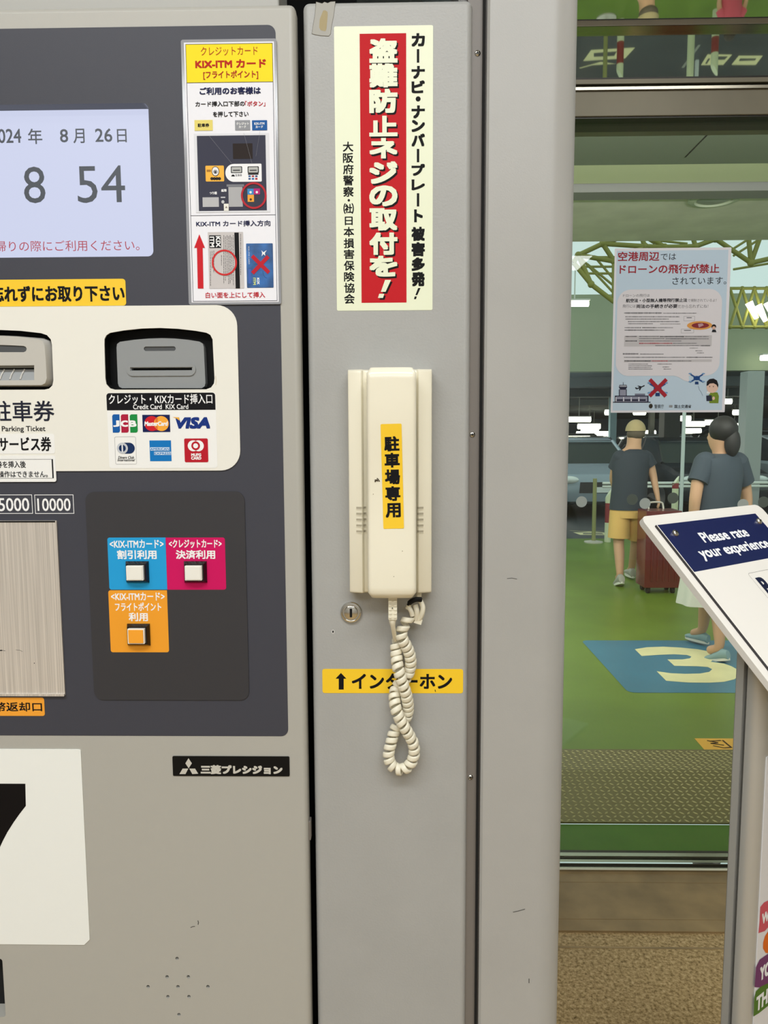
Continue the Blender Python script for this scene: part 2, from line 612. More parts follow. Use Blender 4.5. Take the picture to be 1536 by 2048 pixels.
m.build('cabinet', mac, smooth=True, angle=30)
m = MB()
m.box((X_ML + .006, YM + .0225, 0), (X_MR - .006, YM + .40, Z_MT - .006), M_VOID)
m.build('rear_housing', mac)

# control panel with openings for screen, ticket slot and card slot
zC = Z(200, 640, 6.144)
zT = Z(0, 640, 6.025)
scr = PM.rect(-70, 208.5, 302, 514.5)
card_o = [zC(*q) for q in ((190, 857), (130, 840), (85, 790), (72, 720), (60, 300), (62, 235), (85, 190), (130, 160), (300, 130), (520, 107), (740, 100), (960, 110), (1180, 135), (1310, 158), (1360, 185), (1388, 240), (1392, 320), (1412, 720), (1405, 780), (1370, 830), (1310, 853))]
card_o = [PM.at(*q) for q in card_o]
tr = [zT(*q) for q in ((0, 842), (545, 840), (600, 828), (640, 790), (652, 730), (635, 300), (620, 235), (575, 185), (500, 160), (250, 132), (0, 121))]
tc0 = PM.at(*zT(0, 500))[0] + (PM.at(-5, 723)[0] - PM.at(0, 723)[0])
tr = [PM.at(*q) for q in tr]
tick_o = tr + [(2 * tc0 - a, b) for a, b in tr[::-1]][1:-1]
m = MB()
m.plate(PM, rr(pa0, pb0, pa1, pb1, 0.0075), [rr(*scr, 0.0055), card_o, tick_o], -0.0135, 0.0003, M_PANEL, wall=M_GLOSSBLK, outer_wall=True)
cp = m.build('control_panel', mac, origin=PM.p((pa0 + pa1) / 2, (pb0 + pb1) / 2))

# screen, 13 mm deep
PS = Pl((0, YM + 0.0128, 0))
m = MB()
m.flat(PS, rr(scr[0] - 0.004, scr[1] - 0.004, scr[2] + 0.004, scr[3] + 0.004, 0.004), 0, M_SCREEN)
TX = mat('screen_text', (70, 76, 86), 0.4)
TR = mat('screen_text_red', (178, 60, 78), 0.4)
zz = lambda *b: zA(*b)
m.textpx(PS, '2024', (-19.5, 258, 42.5, 286.5), 0.0002, TX, bold=0.015)
m.textpx(PS, '年', zz(135, 618, 203, 692), 0.0002, TX, bold=0.012)
m.textpx(PS, '8', zz(288, 620, 327, 684), 0.0002, TX, bold=0.015)
m.textpx(PS, '月', zz(352, 618, 406, 688), 0.0002, TX, bold=0.012)
m.textpx(PS, '26', zz(457, 617, 539, 682), 0.0002, TX, bold=0.015)
m.textpx(PS, '日', zz(562, 620, 608, 684), 0.0002, TX, bold=0.012)
m.textpx(PS, '8', zz(114, 800, 217, 976), 0.0002, TX)
m.textpx(PS, '54', zz(371, 795, 600, 974), 0.0002, TX)
m.textpx(PS, 'お帰りの際にご利用ください。', (-31, 481, 279, 502.5), 0.0002, TR)
m.build('screen', cp)

# yellow label over the plate
m = MB()
m.prism(PM, rr(*PM.rect(-62, 559, 252, 612.5), 0.003), 0.0003, 0.0006, M_YEL)
m.textpx(PM, '忘れずにお取り下さい', (-18, 571, 249.5, 604), 0.0007, INK, bold=0.03)
m.build('yellow_label', cp)

# cream plate round both slots
m = MB()
c0 = PM.rect(-208, 613, 478, 942)
outer = rr(c0[0], c0[1], c0[2], c0[3], 0.020, 8)
outer = [q for q in outer if q[0] > c0[0] + 0.05] + ell(c0[0] + 0.07, (c0[1] + c0[3]) / 2, 0.07, (c0[3] - c0[1]) / 2, 24, 90, 270)
m.plate(PM, outer, [card_o, tick_o], 0.0002, 0.0016, M_CREAMPLATE, wall=M_CREAMPLATE)
m.textpx(PM, '駐車券', (-17, 801.5, 110, 843), 0.0018, ink((36, 38, 52)), bold=0.012)
m.textpx(PM, 'Parking Ticket', zT(33, 1278, 557, 1360), 0.0018, INK, bold=0.012)
a0, b0 = PM.at(*zC(1420, 790))
m.line(PM, [PM.at(*zC(*q)) for q in ((1425, 690), (1432, 745), (1428, 800))], 0.0005, 0.0017, ink((214, 200, 170)))
rp = m.build('reader_plate', cp)

# card reader bezel
PB = Pl((0, YM + 0.004, 0))
bz = [zC(*q) for q in ((270, 838), (235, 820), (220, 780), (203, 340), (210, 295), (245, 268), (420, 243), (600, 228), (760, 223), (920, 228), (1080, 243), (1220, 265), (1262, 290), (1275, 335), (1295, 775), (1285, 815), (1250, 838))]
bz = [PB.at(*q) for q in bz]
slot = PB.rect(*zC(385, 588, 1130, 618))
led = rr(*PB.rect(*zC(538, 325, 930, 380)), 0.01)
m = MB()
m.plate(PB, bz, [rr(*slot, 0), led], -0.012, 0, M_READER)
rd = m.build('card_reader', cp, bevel=0.0007)
m = MB()
m.flat(PB, rr(slot[0] - .002, slot[1] - .002, slot[2] + .002, slot[3] + .002, 0), -0.006, M_VOID)
m.build('card_slot', rd)
m = MB()
m.flat(PB, led, -0.0012, M_GLASSP)
m.build('indicator_light', rd)
m = MB()
o = PB.rect(*zC(328, 528, 1178, 688))
hole = rr(slot[0] - .0008, slot[1] - .0006, slot[2] + .0008, slot[3] + .0006, 0)
m.plate(PB, rr(*o, 0.012, 8), [hole], 0.0, 0.0011, M_READER)
m.build('slot_lip', rd, bevel=0.0008)
m = MB()                                                      # black collar behind both bezels
m.flat(PB, [(a * 1, b) for a, b in card_o], -0.009, M_BLACK)
m.build('recess_back', cp)
m = MB()
m.flat(PB, tick_o, -0.009, M_BLACK)
m.build('recess_back', cp)

# ticket slot bezel: bulging frame with a ribbed mouth
PT = Pl((0, YM - 0.004, 0))
def sym(l):
    l = [PT.at(*zT(*q)) for q in l]
    return l + [(2 * tc0 - a, b) for a, b in l[::-1]]
ob = sym(((0, 786), (500, 784), (545, 760), (562, 700), (552, 500), (535, 300), (505, 250), (430, 228), (200, 200), (0, 190)))
ob_f = [((a - tc0) * 0.985 + tc0, b) for a, b in ob]
ob_b = sym(((0, 800), (540, 798), (592, 770), (606, 700), (596, 400), (585, 300), (560, 240), (480, 205), (200, 182), (0, 172)))
mouth = sym(((0, 725), (412, 725), (412, 545), (0, 545)))
mouth = [mouth[i] for i in (1, 2, 5, 6)]
ledt = sym(((0, 388), (285, 388), (312, 375), (322, 348), (312, 325), (285, 312), (150, 305), (0, 300)))
m = MB()
m.plate(PT, ob, [mouth, ledt], -0.010, 0, M_BEZEL, outer_wall=False)
k = len(ob)
m.add([PT.p(a, b, 0) for a, b in ccw(ob)] + [PT.p(a, b, -0.009) for a, b in ccw(ob_b)], [(i, k + i, k + (i + 1) % k, (i + 1) % k) for i in range(k)], M_BEZEL)
tb = m.build('ticket_slot', cp, smooth=True, angle=50)
m = MB()
m.flat(PT, ledt, -0.0012, M_GLASSP)
m.build('indicator_light', tb)
xl, xr = mouth[0][0], mouth[1][0]
zlo, zhi = min(q[1] for q in mouth), max(q[1] for q in mouth)
m = MB()
xa, xb = min(q[0] for q in mouth), max(q[0] for q in mouth)
zs0, zs1 = PT.at(*zT(200, 588))[1], PT.at(*zT(200, 572))[1]
m.add([PT.p(xa, zlo, -0.001), PT.p(xb, zlo, -0.001), PT.p(xb, zs0, -0.007), PT.p(xa, zs0, -0.007)], [(0, 1, 2, 3)], M_READER)
m.flat(PT, rr(xa, zs0, xb, zs1, 0), -0.008, M_VOID)
m.flat(PT, rr(xa, zs1, xb, zhi, 0), -0.006, M_READER)
for rx in (-255, -130, -5, 115, 240):
    a = PT.at(*zT(rx, 650))[0]
    m.tube([PT.p(a - .0005, zlo + .001, -0.0012), PT.p(a, zlo + (zs0 - zlo) * .5, -0.0035), PT.p(a + .0018, zs0, -0.0066)], 0.0008, M_BEZEL, 8)
m.build('ticket_mouth', tb, smooth=True)

# service-ticket sticker and note sticker
m = MB()
m.prism(PM, rr(*PM.rect(*zT(-560, 1375, 668, 1612)), 0.0022), 0.0016, 0.0018, M_WHITE)
m.textpx(PM, 'サービス券', zT(-6, 1408, 628, 1582), 0.0019, INK, bold=0.022)
m.build('service_ticket_label', rp)
m = MB()
q = PM.rect(*zT(-560, 1636, 683, 1950))
m.prism(PM, rr(*q, 0.0022), 0.0016, 0.0018, M_WHITE)
fr = PM.rect(*zT(-520, 1678, 650, 1908))
m.frame(PM, *fr, 0.0003, 0.0019, INK)
m.flat(PM, rr(fr[2] - 0.0011, fr[1], fr[2] + 0.0003, fr[3], 0), 0.00192, INK)
m.textpx(PM, '券を挿入後', zT(-32, 1698, 322, 1782), 0.0019, INK, bold=0.015)
m.textpx(PM, '操作はできません。', zT(-8, 1818, 585, 1896), 0.0019, INK, bold=0.015)
m.build('note_label', rp)

# card brand sticker
zB = Z(205, 780, 6.4)
def R2(*c):
    return PM.rect(*zB(*c))
m = MB()
d = 0.0018
m.prism(PM, rr(*R2(78, 38, 1465, 1000), 0.003), 0.0016, d, M_WHITE)
q = R2(62, 38, 1450, 258)
m.flat(PM, rr(q[0], q[1], q[2], q[3], 0.003, corners=(0, 1, 1, 0)), d + .0001, INK)
e = d + .0002
m.text(PM, 'クレジット・KIXカード挿入口', R2(90, 54, 1412, 180), e, WHT, bold=0.01)
m.text(PM, 'Credit Card  KIX Card', R2(400, 183, 1105, 246), e, WHT, bold=0.015)
for x0_, x1_, c_ in ((137, 230, (22, 92, 168)), (247, 341, (176, 30, 62)), (361, 457, (28, 140, 66))):
    q = R2(x0_, 312, x1_, 546)
    m.flat(PM, rr(*q, 0.0022, corners=(1, 0, 1, 0)), e, ink(c_))
for ch, x0_, x1_ in (('J', 146, 226), ('C', 246, 336), ('B', 350, 444)):
    m.text(PM, ch, R2(x0_, 390, x1_, 472), e + .0001, WHT, bold=0.07)
m.flat(PM, rr(*R2(521, 318, 872, 538), 0), e, ink((20, 30, 82)))
for x_, c_ in ((640, (206, 32, 44)), (762, (248, 172, 62))):
    a, b = PM.at(*zB(x_, 430))
    m.flat(PM, ell(a, b, R2(0, 0, 95, 1)[2] - R2(0, 0, 95, 1)[0]), e + (.0001 if x_ == 640 else .00015), ink(c_))
for k in range(4):
    m.flat(PM, rr(*R2(686, 360 + k * 14, 716, 367 + k * 14), 0), e + .0002, ink((206, 32, 44)))
    m.flat(PM, rr(*R2(686, 468 + k * 14, 716, 475 + k * 14), 0), e + .0002, ink((206, 32, 44)))
m.text(PM, 'MasterCard', R2(545, 402, 845, 460), e + .0003, WHT, bold=0.05, shear=0.12)
NAVY = ink((24, 52, 128))
m.text(PM, 'VISA', R2(945, 348, 1382, 496), e, NAVY, bold=0.07, shear=0.2)
m.flat(PM, [PM.at(*zB(*q)) for q in ((905, 346), (990, 352), (992, 392), (960, 368))], e + .0001, ink((240, 178, 60)))
q = R2(170, 598, 440, 950)
m.frame(PM, *q, 0.0002, e, ink((120, 120, 125)), 0.0014)
q = R2(232, 674, 422, 815)
m.flat(PM, rr(*q, 0.02), e, ink((24, 48, 92)))
a, b = PM.at(*zB(264, 745))
m.flat(PM, ell(a, b, 0.0056), e + .0001, ink((196, 200, 206)))
m.flat(PM, ell(a, b, 0.0035), e + .0002, ink((24, 48, 92)))
m.flat(PM, rr(a - .0007, b - .0040, a + .0007, b + .0040, 0), e + .0003, ink((225, 228, 232)))
m.text(PM, 'Diners Club', R2(208, 845, 412, 880), e, INK, bold=0.02, shear=0.3)
m.text(PM, 'International', R2(200, 880, 425, 911), e, INK, bold=0.02, shear=0.3)
AMX = ink((18, 118, 192))
m.flat(PM, rr(*R2(613, 645, 888, 910), 0), e, AMX)
m.flat(PM, rr(*R2(620, 734, 866, 774), 0), e + .0001, ink((222, 236, 246)))
m.flat(PM, rr(*R2(670, 790, 886, 830), 0), e + .0001, ink((222, 236, 246)))
m.text(PM, 'AMERICAN', R2(622, 740, 862, 770), e + .0002, AMX, bold=0.03)
m.text(PM, 'EXPRESS', R2(674, 796, 883, 826), e + .0002, AMX, bold=0.03)
m.flat(PM, rr(*R2(1056, 620, 1358, 924), 0.0014), e, ink((186, 28, 44)))
for x_ in (1168, 1234):
    a, b = PM.at(*zB(x_, 714))
    m.flat(PM, ell(a, b, 0.0055), e + .0001, WHT)
a, b = PM.at(*zB(1200, 714))
m.flat(PM, ell(a, b, 0.0044), e + .0002, ink((186, 28, 44)))
m.flat(PM, ell(a, b, 0.0025), e + .0003, WHT)
m.text(PM, 'MUFG', R2(1142, 810, 1270, 848), e + .0001, WHT, bold=0.06)
m.text(PM, 'CARD', R2(1142, 852, 1272, 891), e + .0001, WHT, bold=0.06)
m.build('card_brand_label', rp)

# banknote area
zN = Z(0, 960, 2.954)
m = MB()
d = 0.0005
for (x0_, y0_, x1_, y1_, t, tb_) in ((207, 86, 437, 199, '10000', (222, 108, 418, 183)), (-30, 86, 193, 199, '5000', (-8, 106, 174, 184))):
    m.frame(PM, *PM.rect(*zN(x0_, y0_, x1_, y1_)), 0.0006, d, WHT)
    m.textpx(PM, t, zN(*tb_), d, WHT, bold=0.012)
m.build('banknote_values', cp)
m = MB()
q = PM.rect(-132, 1041, 123, 1390)
m.prism(PM, rr(q[0], q[1], q[2], q[3], 0.001), 0.0002, 0.0022, M_STEEL)
m.prism(PM, rr(q[0], q[3] - 0.0017, q[2] - .0012, q[3] - .0002, 0), 0.0022, 0.0026, M_VOID)
m.prism(PM, rr(q[0], q[1], q[2], q[1] + .0024, 0.0005), 0.0021, 0.0038, M_STEEL)
for pts, wd in ((((0, 1004), (20, 1003)), .0011), (((20, 1003), (38, 1005)), .0004), (((207, 1078), (211, 1079)), .0011), (((100, 1000), (125, 1003), (140, 1010)), .0003)):
    m.line(PM, [PM.at(*zN(*p)) for p in pts], wd, 0.0023, INK)
m.build('banknote_slot_cover', cp, bevel=0.0004)
m = MB()
m.prism(PM, rr(*PM.rect(*zN(-400, 1284, 264, 1392)), 0.0024), 0.0003, 0.0006, M_ORG)
m.textpx(PM, '紙幣返却口', zN(-108, 1311, 250, 1366), 0.0007, INK, bold=0.02)
m.build('orange_label', cp)

# cover with the three lit buttons
m = MB()
q = PM.rect(180.5, 983, 494, 1399)
m.prism(PM, rr(*q, 0.0095, 8), 0.0002, 0.0015, M_SUB)
cov = m.build('button_cover', cp, bevel=0.0009)
zL = Z(205, 1065, 5.908)
def R3(*c):
    return PM.rect(*zL(*c))
d = 0.0016
BLUE, MAG = ink((40, 160, 220)), ink((208, 22, 96))
ORL = ink((243, 162, 48))
for nm, box_, c_, cor, tx in (
        ('blue_label', (76, 57, 760, 671), BLUE, (0, 0, 1, 1), (('<KIX-ITMカード>', (92, 82, 728, 182), .02), ('割引利用', (180, 204, 645, 312), .03))),
        ('magenta_label', (762, 57, 1458, 672), MAG, (1, 1, 0, 0), (('<クレジットカード>', (790, 80, 1412, 180), .02), ('決済利用', (872, 204, 1336, 310), .03))),
        ('orange_label', (90, 679, 780, 1410), ORL, (1, 0, 1, 1), (('<KIX-ITMカード>', (108, 703, 740, 800), .02), ('フライトポイント', (155, 822, 700, 922), .02), ('利用', (317, 942, 542, 1044), .03)))):
    m = MB()
    m.prism(PM, rr(*R3(*box_), 0.0024, corners=cor), 0.0014, d, c_)
    for t, b_, bo in tx:
        m.text(PM, t, R3(*b_), d + .0001, WHT, bold=bo)
    m.build(nm, cov)
M_CAPW = mat('white_button_cap', (236, 234, 224), 0.3, emit=0.05)
M_CAPO = mat('orange_button_cap', (246, 164, 46), 0.3, emit=0.05)
for fb, capm in (((290, 335, 557, 586), M_CAPW), ((974, 335, 1240, 586), M_CAPW), ((306, 1072, 571, 1326), M_CAPO)):
    q = R3(*fb)
    m = MB()
    bo = rr(*q, 0)
    ins = 0.0022
    to = rr(q[0] + ins * .6, q[1] + ins, q[2] - ins, q[3] - ins, 0)
    ho = rr(q[0] + ins * 1.0, q[1] + ins * 1.4, q[2] - ins * 1.4, q[3] - ins * 1.4, 0)
    m.loft([[PM.p(a, b, d) for a, b in bo], [PM.p(a, b, d + .0012) for a, b in bo], [PM.p(a, b, d + .0052) for a, b in to], [PM.p(a, b, d + .0052) for a, b in ho], [PM.p(a, b, d + .003) for a, b in ho]], M_GLOSSBLK)
    bt = m.build('push_button', cov)
    m = MB()
    cc = rr(ho[0][0] - .0002, ho[0][1] + .0002, ho[2][0] + .0002, ho[1][1] - .0002, 0.0006, 3)
    cc = rr(min(a for a, b in ho) + .0004, min(b for a, b in ho) + .0004, max(a for a, b in ho) - .0004, max(b for a, b in ho) - .0004, .0006, 3)
    mx, mz = sum(a for a, b in cc) / len(cc), sum(b for a, b in cc) / len(cc)
    c2_ = [((a - mx) * .88 + mx, (b - mz) * .88 + mz) for a, b in cc]
    m.loft([[PM.p(a, b, d + .003) for a, b in cc], [PM.p(a, b, d + .0080) for a, b in cc]], M_CAPW)
    m.loft([[PM.p(a, b, d + .0080) for a, b in c2_], [PM.p(a, b, d + .0088) for a, b in c2_]], capm)
    m.build('button_cap', bt, bevel=0.0003)

# maker's plate, number plate, latch
zP = Z(330, 1500, 5.908)
m = MB()
m.prism(PM, rr(*PM.rect(*zP(94, 72, 1472, 304)), 0.0012), 0, 0.0010, M_BLACK)
SIL = mat('silver_ink', (214, 213, 206), 0.4, 0.3)
for poly in (((281, 92), (321, 152), (283, 211), (244, 152)), ((212, 214), (279, 214), (245, 279), (174, 279)), ((290, 214), (358, 214), (396, 275), (326, 279))):
    m.flat(PM, [PM.at(*zP(*q)) for q in poly], 0.0011, SIL)
m.textpx(PM, '三菱プレシジョン', zP(424, 174, 1390, 281), 0.0011, SIL, bold=0.06, shear=0.0)
m.build('maker_plate', mac)
m = MB()
q = PM.rect(-310, 1497.5, 171, 1887)
c_ = 0.0062
m.prism(PM, [(q[0], q[1]), (q[2] - c_, q[1]), (q[2], q[1] + c_), (q[2], q[3] - .001), (q[2] - .001, q[3]), (q[0], q[3])], 0, 0.0008, M_SIGNW)
sv = [(-118, 1566), (51.5, 1566.7), (52.5, 1611), (40, 1627), (28, 1644), (16, 1663), (7, 1680), (0, 1695), (-8, 1722), (-14, 1755), (-17, 1795), (-18, 1838), (-72, 1838), (-70, 1795), (-65, 1750), (-55, 1705), (-41, 1665), (-22, 1630), (-10, 1613), (-118, 1613)]
m.flat(PM, [PM.at(*q2) for q2 in sv], 0.0009, ink((16, 13, 14)))
m.build('number_plate', mac)
m = MB()
lz = U(626, 1658, YM + .01)
m.box((X_MR - 0.001, YM + 0.006, lz.z - 0.011), (X_MR + 0.0022, YM + 0.016, lz.z + 0.011), M_STRIP)
m.build('latch', mac, bevel=0.001)

# ================================================================== laminated instruction sheet
zU, zV = Z(350, 60, 6.678), Z(370, 320, 6.828)
PI_ = Pl((0, YM - 0.0018, 0))
M_LAM = mat('clear_laminate_edge', (150, 152, 158), 0.12, spec=0.8)
sheet = thing('instruction_sheet', PI_.p(*PI_.at(465, 345)), 'tall laminated instruction sheet with yellow header taped to right edge of control panel', 'sign')
m = MB()
a_, b_ = PI_.at(370, 345)[0], PI_.at(465, 610)[1]
q = PI_.rect(369.5, 78, 557.5, 609)
m.prism(PI_, rr(*q, 0.002), -0.0012, 0, M_LAM)
lam = m.build('laminate', sheet)
m = MB()
q = PI_.rect(375.5, 84, 552.8, 604.5)
m.flat(PI_, rr(*q, 0), 0.0001, ink((240, 240, 246)))
f = PI_.rect(378.5, 87.3, 550, 602.5)
d = 0.0002
DK = ink((40, 42, 60))
def RU(*c):
    return PI_.rect(*zU(*c))
def RV(*c):
    return PI_.rect(*zV(*c))
m.flat(PI_, rr(f[0], PI_.at(465, 164.8)[1], f[2], f[3], 0), d, ink((250, 226, 42)))
m.frame(PI_, *f, 0.0004, d + .0001, DK)
for y_ in (164.8, 430.6):
    b = PI_.at(465, y_)[1]
    m.flat(PI_, rr(f[0], b - .0002, f[2], b + .0002, 0), d + .0001, DK)
e = d + .0002
BRN, NV, CRM = ink((176, 52, 32)), ink((24, 30, 72)), ink((190, 28, 48))
m.text(PI_, 'クレジットカード', RU(346, 225, 1106, 342), e, BRN)
m.text(PI_, 'KIX-ITM カード', RU(272, 395, 1216, 510), e, ink((186, 40, 26)), bold=.045)
m.text(PI_, '[フライトポイント]', RU(378, 543, 1112, 662), e, BRN, bold=.02)
m.text(PI_, 'ご利用のお客様は', RU(330, 764, 1146, 864), e, NV, bold=.035)
m.text(PI_, 'カード挿入口下部の', RU(274, 953, 932, 1024), e, INK, bold=.025)
m.text(PI_, '「ボタン」', RU(936, 950, 1207, 1022), e, CRM, bold=.02)
m.text(PI_, 'を押して下さい', RU(508, 1088, 982, 1162), e, INK, bold=.025)
m.flat(PI_, rr(*RU(262, 1204, 505, 1346), 0), e, ink((232, 216, 120)))
m.text(PI_, '駐車券', RU(305, 1250, 458, 1300), e + .0001, INK, bold=.03)
m.flat(PI_, rr(*RU(803, 1207, 1005, 1342), .0005), e, ink((150, 152, 158)))
m.text(PI_, 'クレジット', RU(820, 1236, 988, 1271), e + .0001, WHT, bold=.03)
m.text(PI_, 'カード', RU(853, 1279, 950, 1313), e + .0001, WHT, bold=.03)
m.flat(PI_, rr(*RU(1030, 1207, 1232, 1342), .0005), e, ink((34, 92, 160)))
m.text(PI_, 'KIX-ITM', RU(1060, 1237, 1196, 1269), e + .0001, WHT, bold=.03)
m.text(PI_, 'カード', RU(1078, 1279, 1176, 1313), e + .0001, WHT, bold=.03)
# the little picture of the machine
m.flat(PI_, rr(*PI_.rect(390, 267, 539, 425), 0), e, ink((226, 227, 232)))
g = PI_.rect(396, 271.4, 532.5, 421.7)
m.flat(PI_, rr(*g, 0), e + .0001, ink((62, 63, 78)))
h = e + .0002
m.flat(PI_, rr(*RU(775, 1518, 1038, 1724), .0004), h, ink((44, 36, 34)))
GL = ink((150, 150, 156))
m.line(PI_, [PI_.at(*zU(*q)) for q in ((455, 1415), (760, 1786))], .00015, h + .0001, GL)
m.line(PI_, [PI_.at(*zU(*q)) for q in ((920, 1378), (1030, 1782))], .00015, h + .0001, GL)
m.line(PI_, [PI_.at(*zU(*q)) for q in ((1137, 1350), (1128, 1412), (1082, 1690))], .00012, h + .0001, GL)
m.flat(PI_, rr(*RV(283, 80, 535, 296), .0009), h, ink((248, 186, 74)))
def EV(x, y, rx, ry, dd, c):
    a, b = PI_.at(*zV(x, y))
    s_ = PI_.rect(*zV(0, 0, 100, 100))
    k_ = (s_[2] - s_[0]) / 100
    m.flat(PI_, ell(a, b, rx * k_, ry * k_), dd, ink(c))
EV(418, 158, 52, 64, h + .0001, (40, 40, 44))
EV(418, 158, 44, 56, h + .0002, (240, 240, 240))
EV(418, 165, 30, 26, h + .0003, (150, 152, 158))
EV(418, 172, 9, 18, h + .0004, (30, 30, 34))
for k in range(4):
    EV(370 + k * 34, 258, 22, 20, h + .0001, (48, 42, 40))
m.flat(PI_, rr(*RV(298, 135, 356, 165), 0), h + .00005, ink((170, 120, 50)))
q = RV(553, 55, 1048, 300)
hh = (q[3] - q[1]) / 2
m.flat(PI_, [p for p in rr(*q, .001) if p[0] > q[0] + hh] + ell(q[0] + hh, (q[1] + q[3]) / 2, hh, n=18, t0=90, t1=270), h, ink((244, 244, 246)))
for x0_, x1_, c_ in ((628, 783, (60, 62, 66)), (857, 1010, (22, 22, 24))):
    m.flat(PI_, rr(*RV(x0_, 90, x1_, 182), .0008), h + .0001, ink(c_))
    m.flat(PI_, rr(*RV(x0_ + 12, 100, x1_ - 12, 174), .0007), h + .0002, ink((186, 187, 184)))
    m.flat(PI_, rr(*RV(x0_ + 30, 138, x1_ - 30, 152), 0), h + .0003, ink((70, 70, 74)))
m.text(PI_, '駐車券', RV(690, 195, 780, 228), h + .0001, ink((70, 72, 84)))
m.flat(PI_, [PI_.at(*zV(*q)) for q in ((632, 228), (645, 203), (672, 203), (685, 228))], h + .0001, INK)
m.flat(PI_, rr(*RV(862, 184, 1006, 204), 0), h + .0001, INK)
for k, c_ in enumerate(((70, 100, 150), (170, 70, 80), (60, 80, 130), (60, 90, 140), (40, 110, 180), (180, 40, 50))):
    x_ = 868 + (k % 3) * 46
    y_ = 212 + (k // 3) * 36
    m.flat(PI_, rr(*RV(x_, y_, x_ + 32, y_ + 24), 0), h + .0001, ink(c_))
m.flat(PI_, rr(*RV(570, 335, 808, 366), 0), h, ink((128, 130, 136)))
m.flat(PI_, rr(*RV(597, 370, 788, 641), 0), h, ink((176, 176, 178)))
m.flat(PI_, rr(*RV(243, 512, 464, 643), 0), h, ink((188, 188, 190)))
m.text(PI_, 'つり銭', RV(338, 434, 438, 474), h + .0001, WHT, bold=.03)
m.text(PI_, '紙幣', RV(498, 400, 571, 439), h + .0001, WHT, bold=.03)
m.flat(PI_, rr(*RV(490, 505, 552, 522), 0), h + .0001, ink((200, 200, 205)))
EV(520, 575, 21, 22, h + .0001, (196, 198, 200))
m.flat(PI_, rr(*RV(533, 600, 598, 698), .0004), h + .0001, ink((238, 236, 226)))
m.flat(PI_, [PI_.at(*zV(*q)) for q in ((550, 658), (566, 630), (582, 658))], h + .0002, ink((130, 120, 110)))
for bx, c_ in (((854, 395, 939, 476), (64, 140, 200)), ((940, 392, 1026, 473), (186, 44, 122)), ((857, 477, 944, 574), (246, 168, 64))):
    m.flat(PI_, rr(*RV(*bx), .0003), h + .0001, ink(c_))
for x_, y_, c_ in ((898, 444, (240, 240, 240)), (983, 443, (240, 240, 240)), (900, 542, (90, 60, 30))):
    EV(x_, y_, 16, 16, h + .0002, c_)
kV = (PI_.rect(*zV(0, 0, 100, 100))[2] - PI_.rect(*zV(0, 0, 100, 100))[0]) / 100
a, b = PI_.at(*zV(942, 490))
m.ring(PI_, a, b, 150 * kV, 176 * kV, h + .0004, ink((186, 46, 56)))
# lower half
m.text(PI_, 'KIX-ITM カード挿入方向', RV(153, 828, 1166, 908), e, NV, bold=.02)
m.flat(PI_, [PI_.at(*zV(*q)) for q in ((197, 1015), (274, 1201), (243, 1201), (254, 1756), (176, 1756), (164, 1201), (127, 1201))], e, ink((206, 36, 46)))
q = RV(322, 985, 802, 1755)
m.flat(PI_, rr(*q, .0004), e, ink((204, 199, 198)))
m.flat(PI_, rr(*RV(333, 1031, 492, 1204), 0), e + .0001, INK)
m.text(PI_, 'KIX', RV(424, 1042, 486, 1192), e + .0002, WHT, bold=.02, rot=-90)
m.text(PI_, 'ITM', RV(342, 1048, 402, 1192), e + .0002, WHT, bold=.02, rot=-90)
m.flat(PI_, rr(*RV(684, 993, 744, 1755), 0), e + .0001, ink((20, 20, 22)))
LN = ink((92, 88, 88))
for k, (x_, y0_, y1_) in enumerate(((532, 1028, 1690), (554, 1045, 1650), (576, 1028, 1600), (597, 1040, 1700), (618, 1028, 1690), (640, 1050, 1640), (662, 1028, 1715), (395, 1240, 1540), (372, 1245, 1480), (350, 1250, 1720), (500, 1300, 1440), (762, 1012, 1575))):
    y = y0_
    while y < y1_:
        L = random.uniform(14, 46)
        m.flat(PI_, rr(*RV(x_ - 3.5, y, x_ + 3.5, min(y + L, y1_)), 0), e + .0001, LN)
        y += L + random.uniform(4, 9)
a, b = PI_.at(*zV(540, 1403))
m.ring(PI_, a, b, 150 * kV, 174 * kV, e + .0003, ink((208, 52, 54)))
q = RV(841, 1140, 1205, 1745)
MBLU = mat('blue_card_print', (34, 92, 156), 0.4, var=(60, 0.65))
m.flat(PI_, rr(*q, .0007), e, MBLU)
m.flat(PI_, rr(*RV(866, 1490, 906, 1690), 0), e + .0001, ink((70, 104, 180)))
m.text(PI_, 'KIX', RV(984, 1610, 1018, 1700), e + .0001, WHT, bold=.02, rot=-90)
m.text(PI_, 'ITM', RV(932, 1610, 968, 1706), e + .0001, ink((216, 226, 130)), bold=.02, rot=-90)
m.text(PI_, 'KIX-ITM CARD', RV(864, 1185, 884, 1425), e + .0001, ink((210, 220, 235)), rot=-90)
m.flat(PI_, [PI_.at(*zV(*q)) for q in ((1045, 1235), (1072, 1262), (1118, 1232), (1092, 1272), (1098, 1310), (1070, 1285), (1048, 1318), (1055, 1270))], e + .0001, WHT)
m.line(PI_, [PI_.at(*zV(*q)) for q in ((1062, 1520), (1072, 1570), (1092, 1602), (1122, 1616))], .0002, e + .0001, ink((16, 24, 50)))
for p0, p1 in (((918, 1312), (1148, 1540)), ((1138, 1318), (922, 1548))):
    m.line(PI_, [PI_.at(*zV(*p0)), PI_.at(*zV(*p1))], 52 * kV, e + (.0002 if p0[0] < 1000 else .00022), ink((190, 36, 52)))
m.text(PI_, '白い面を上にして挿入', RV(282, 1803, 1094, 1884), e, ink((196, 28, 48)), bold=.015)
m.build('printed_sheet', sheet)

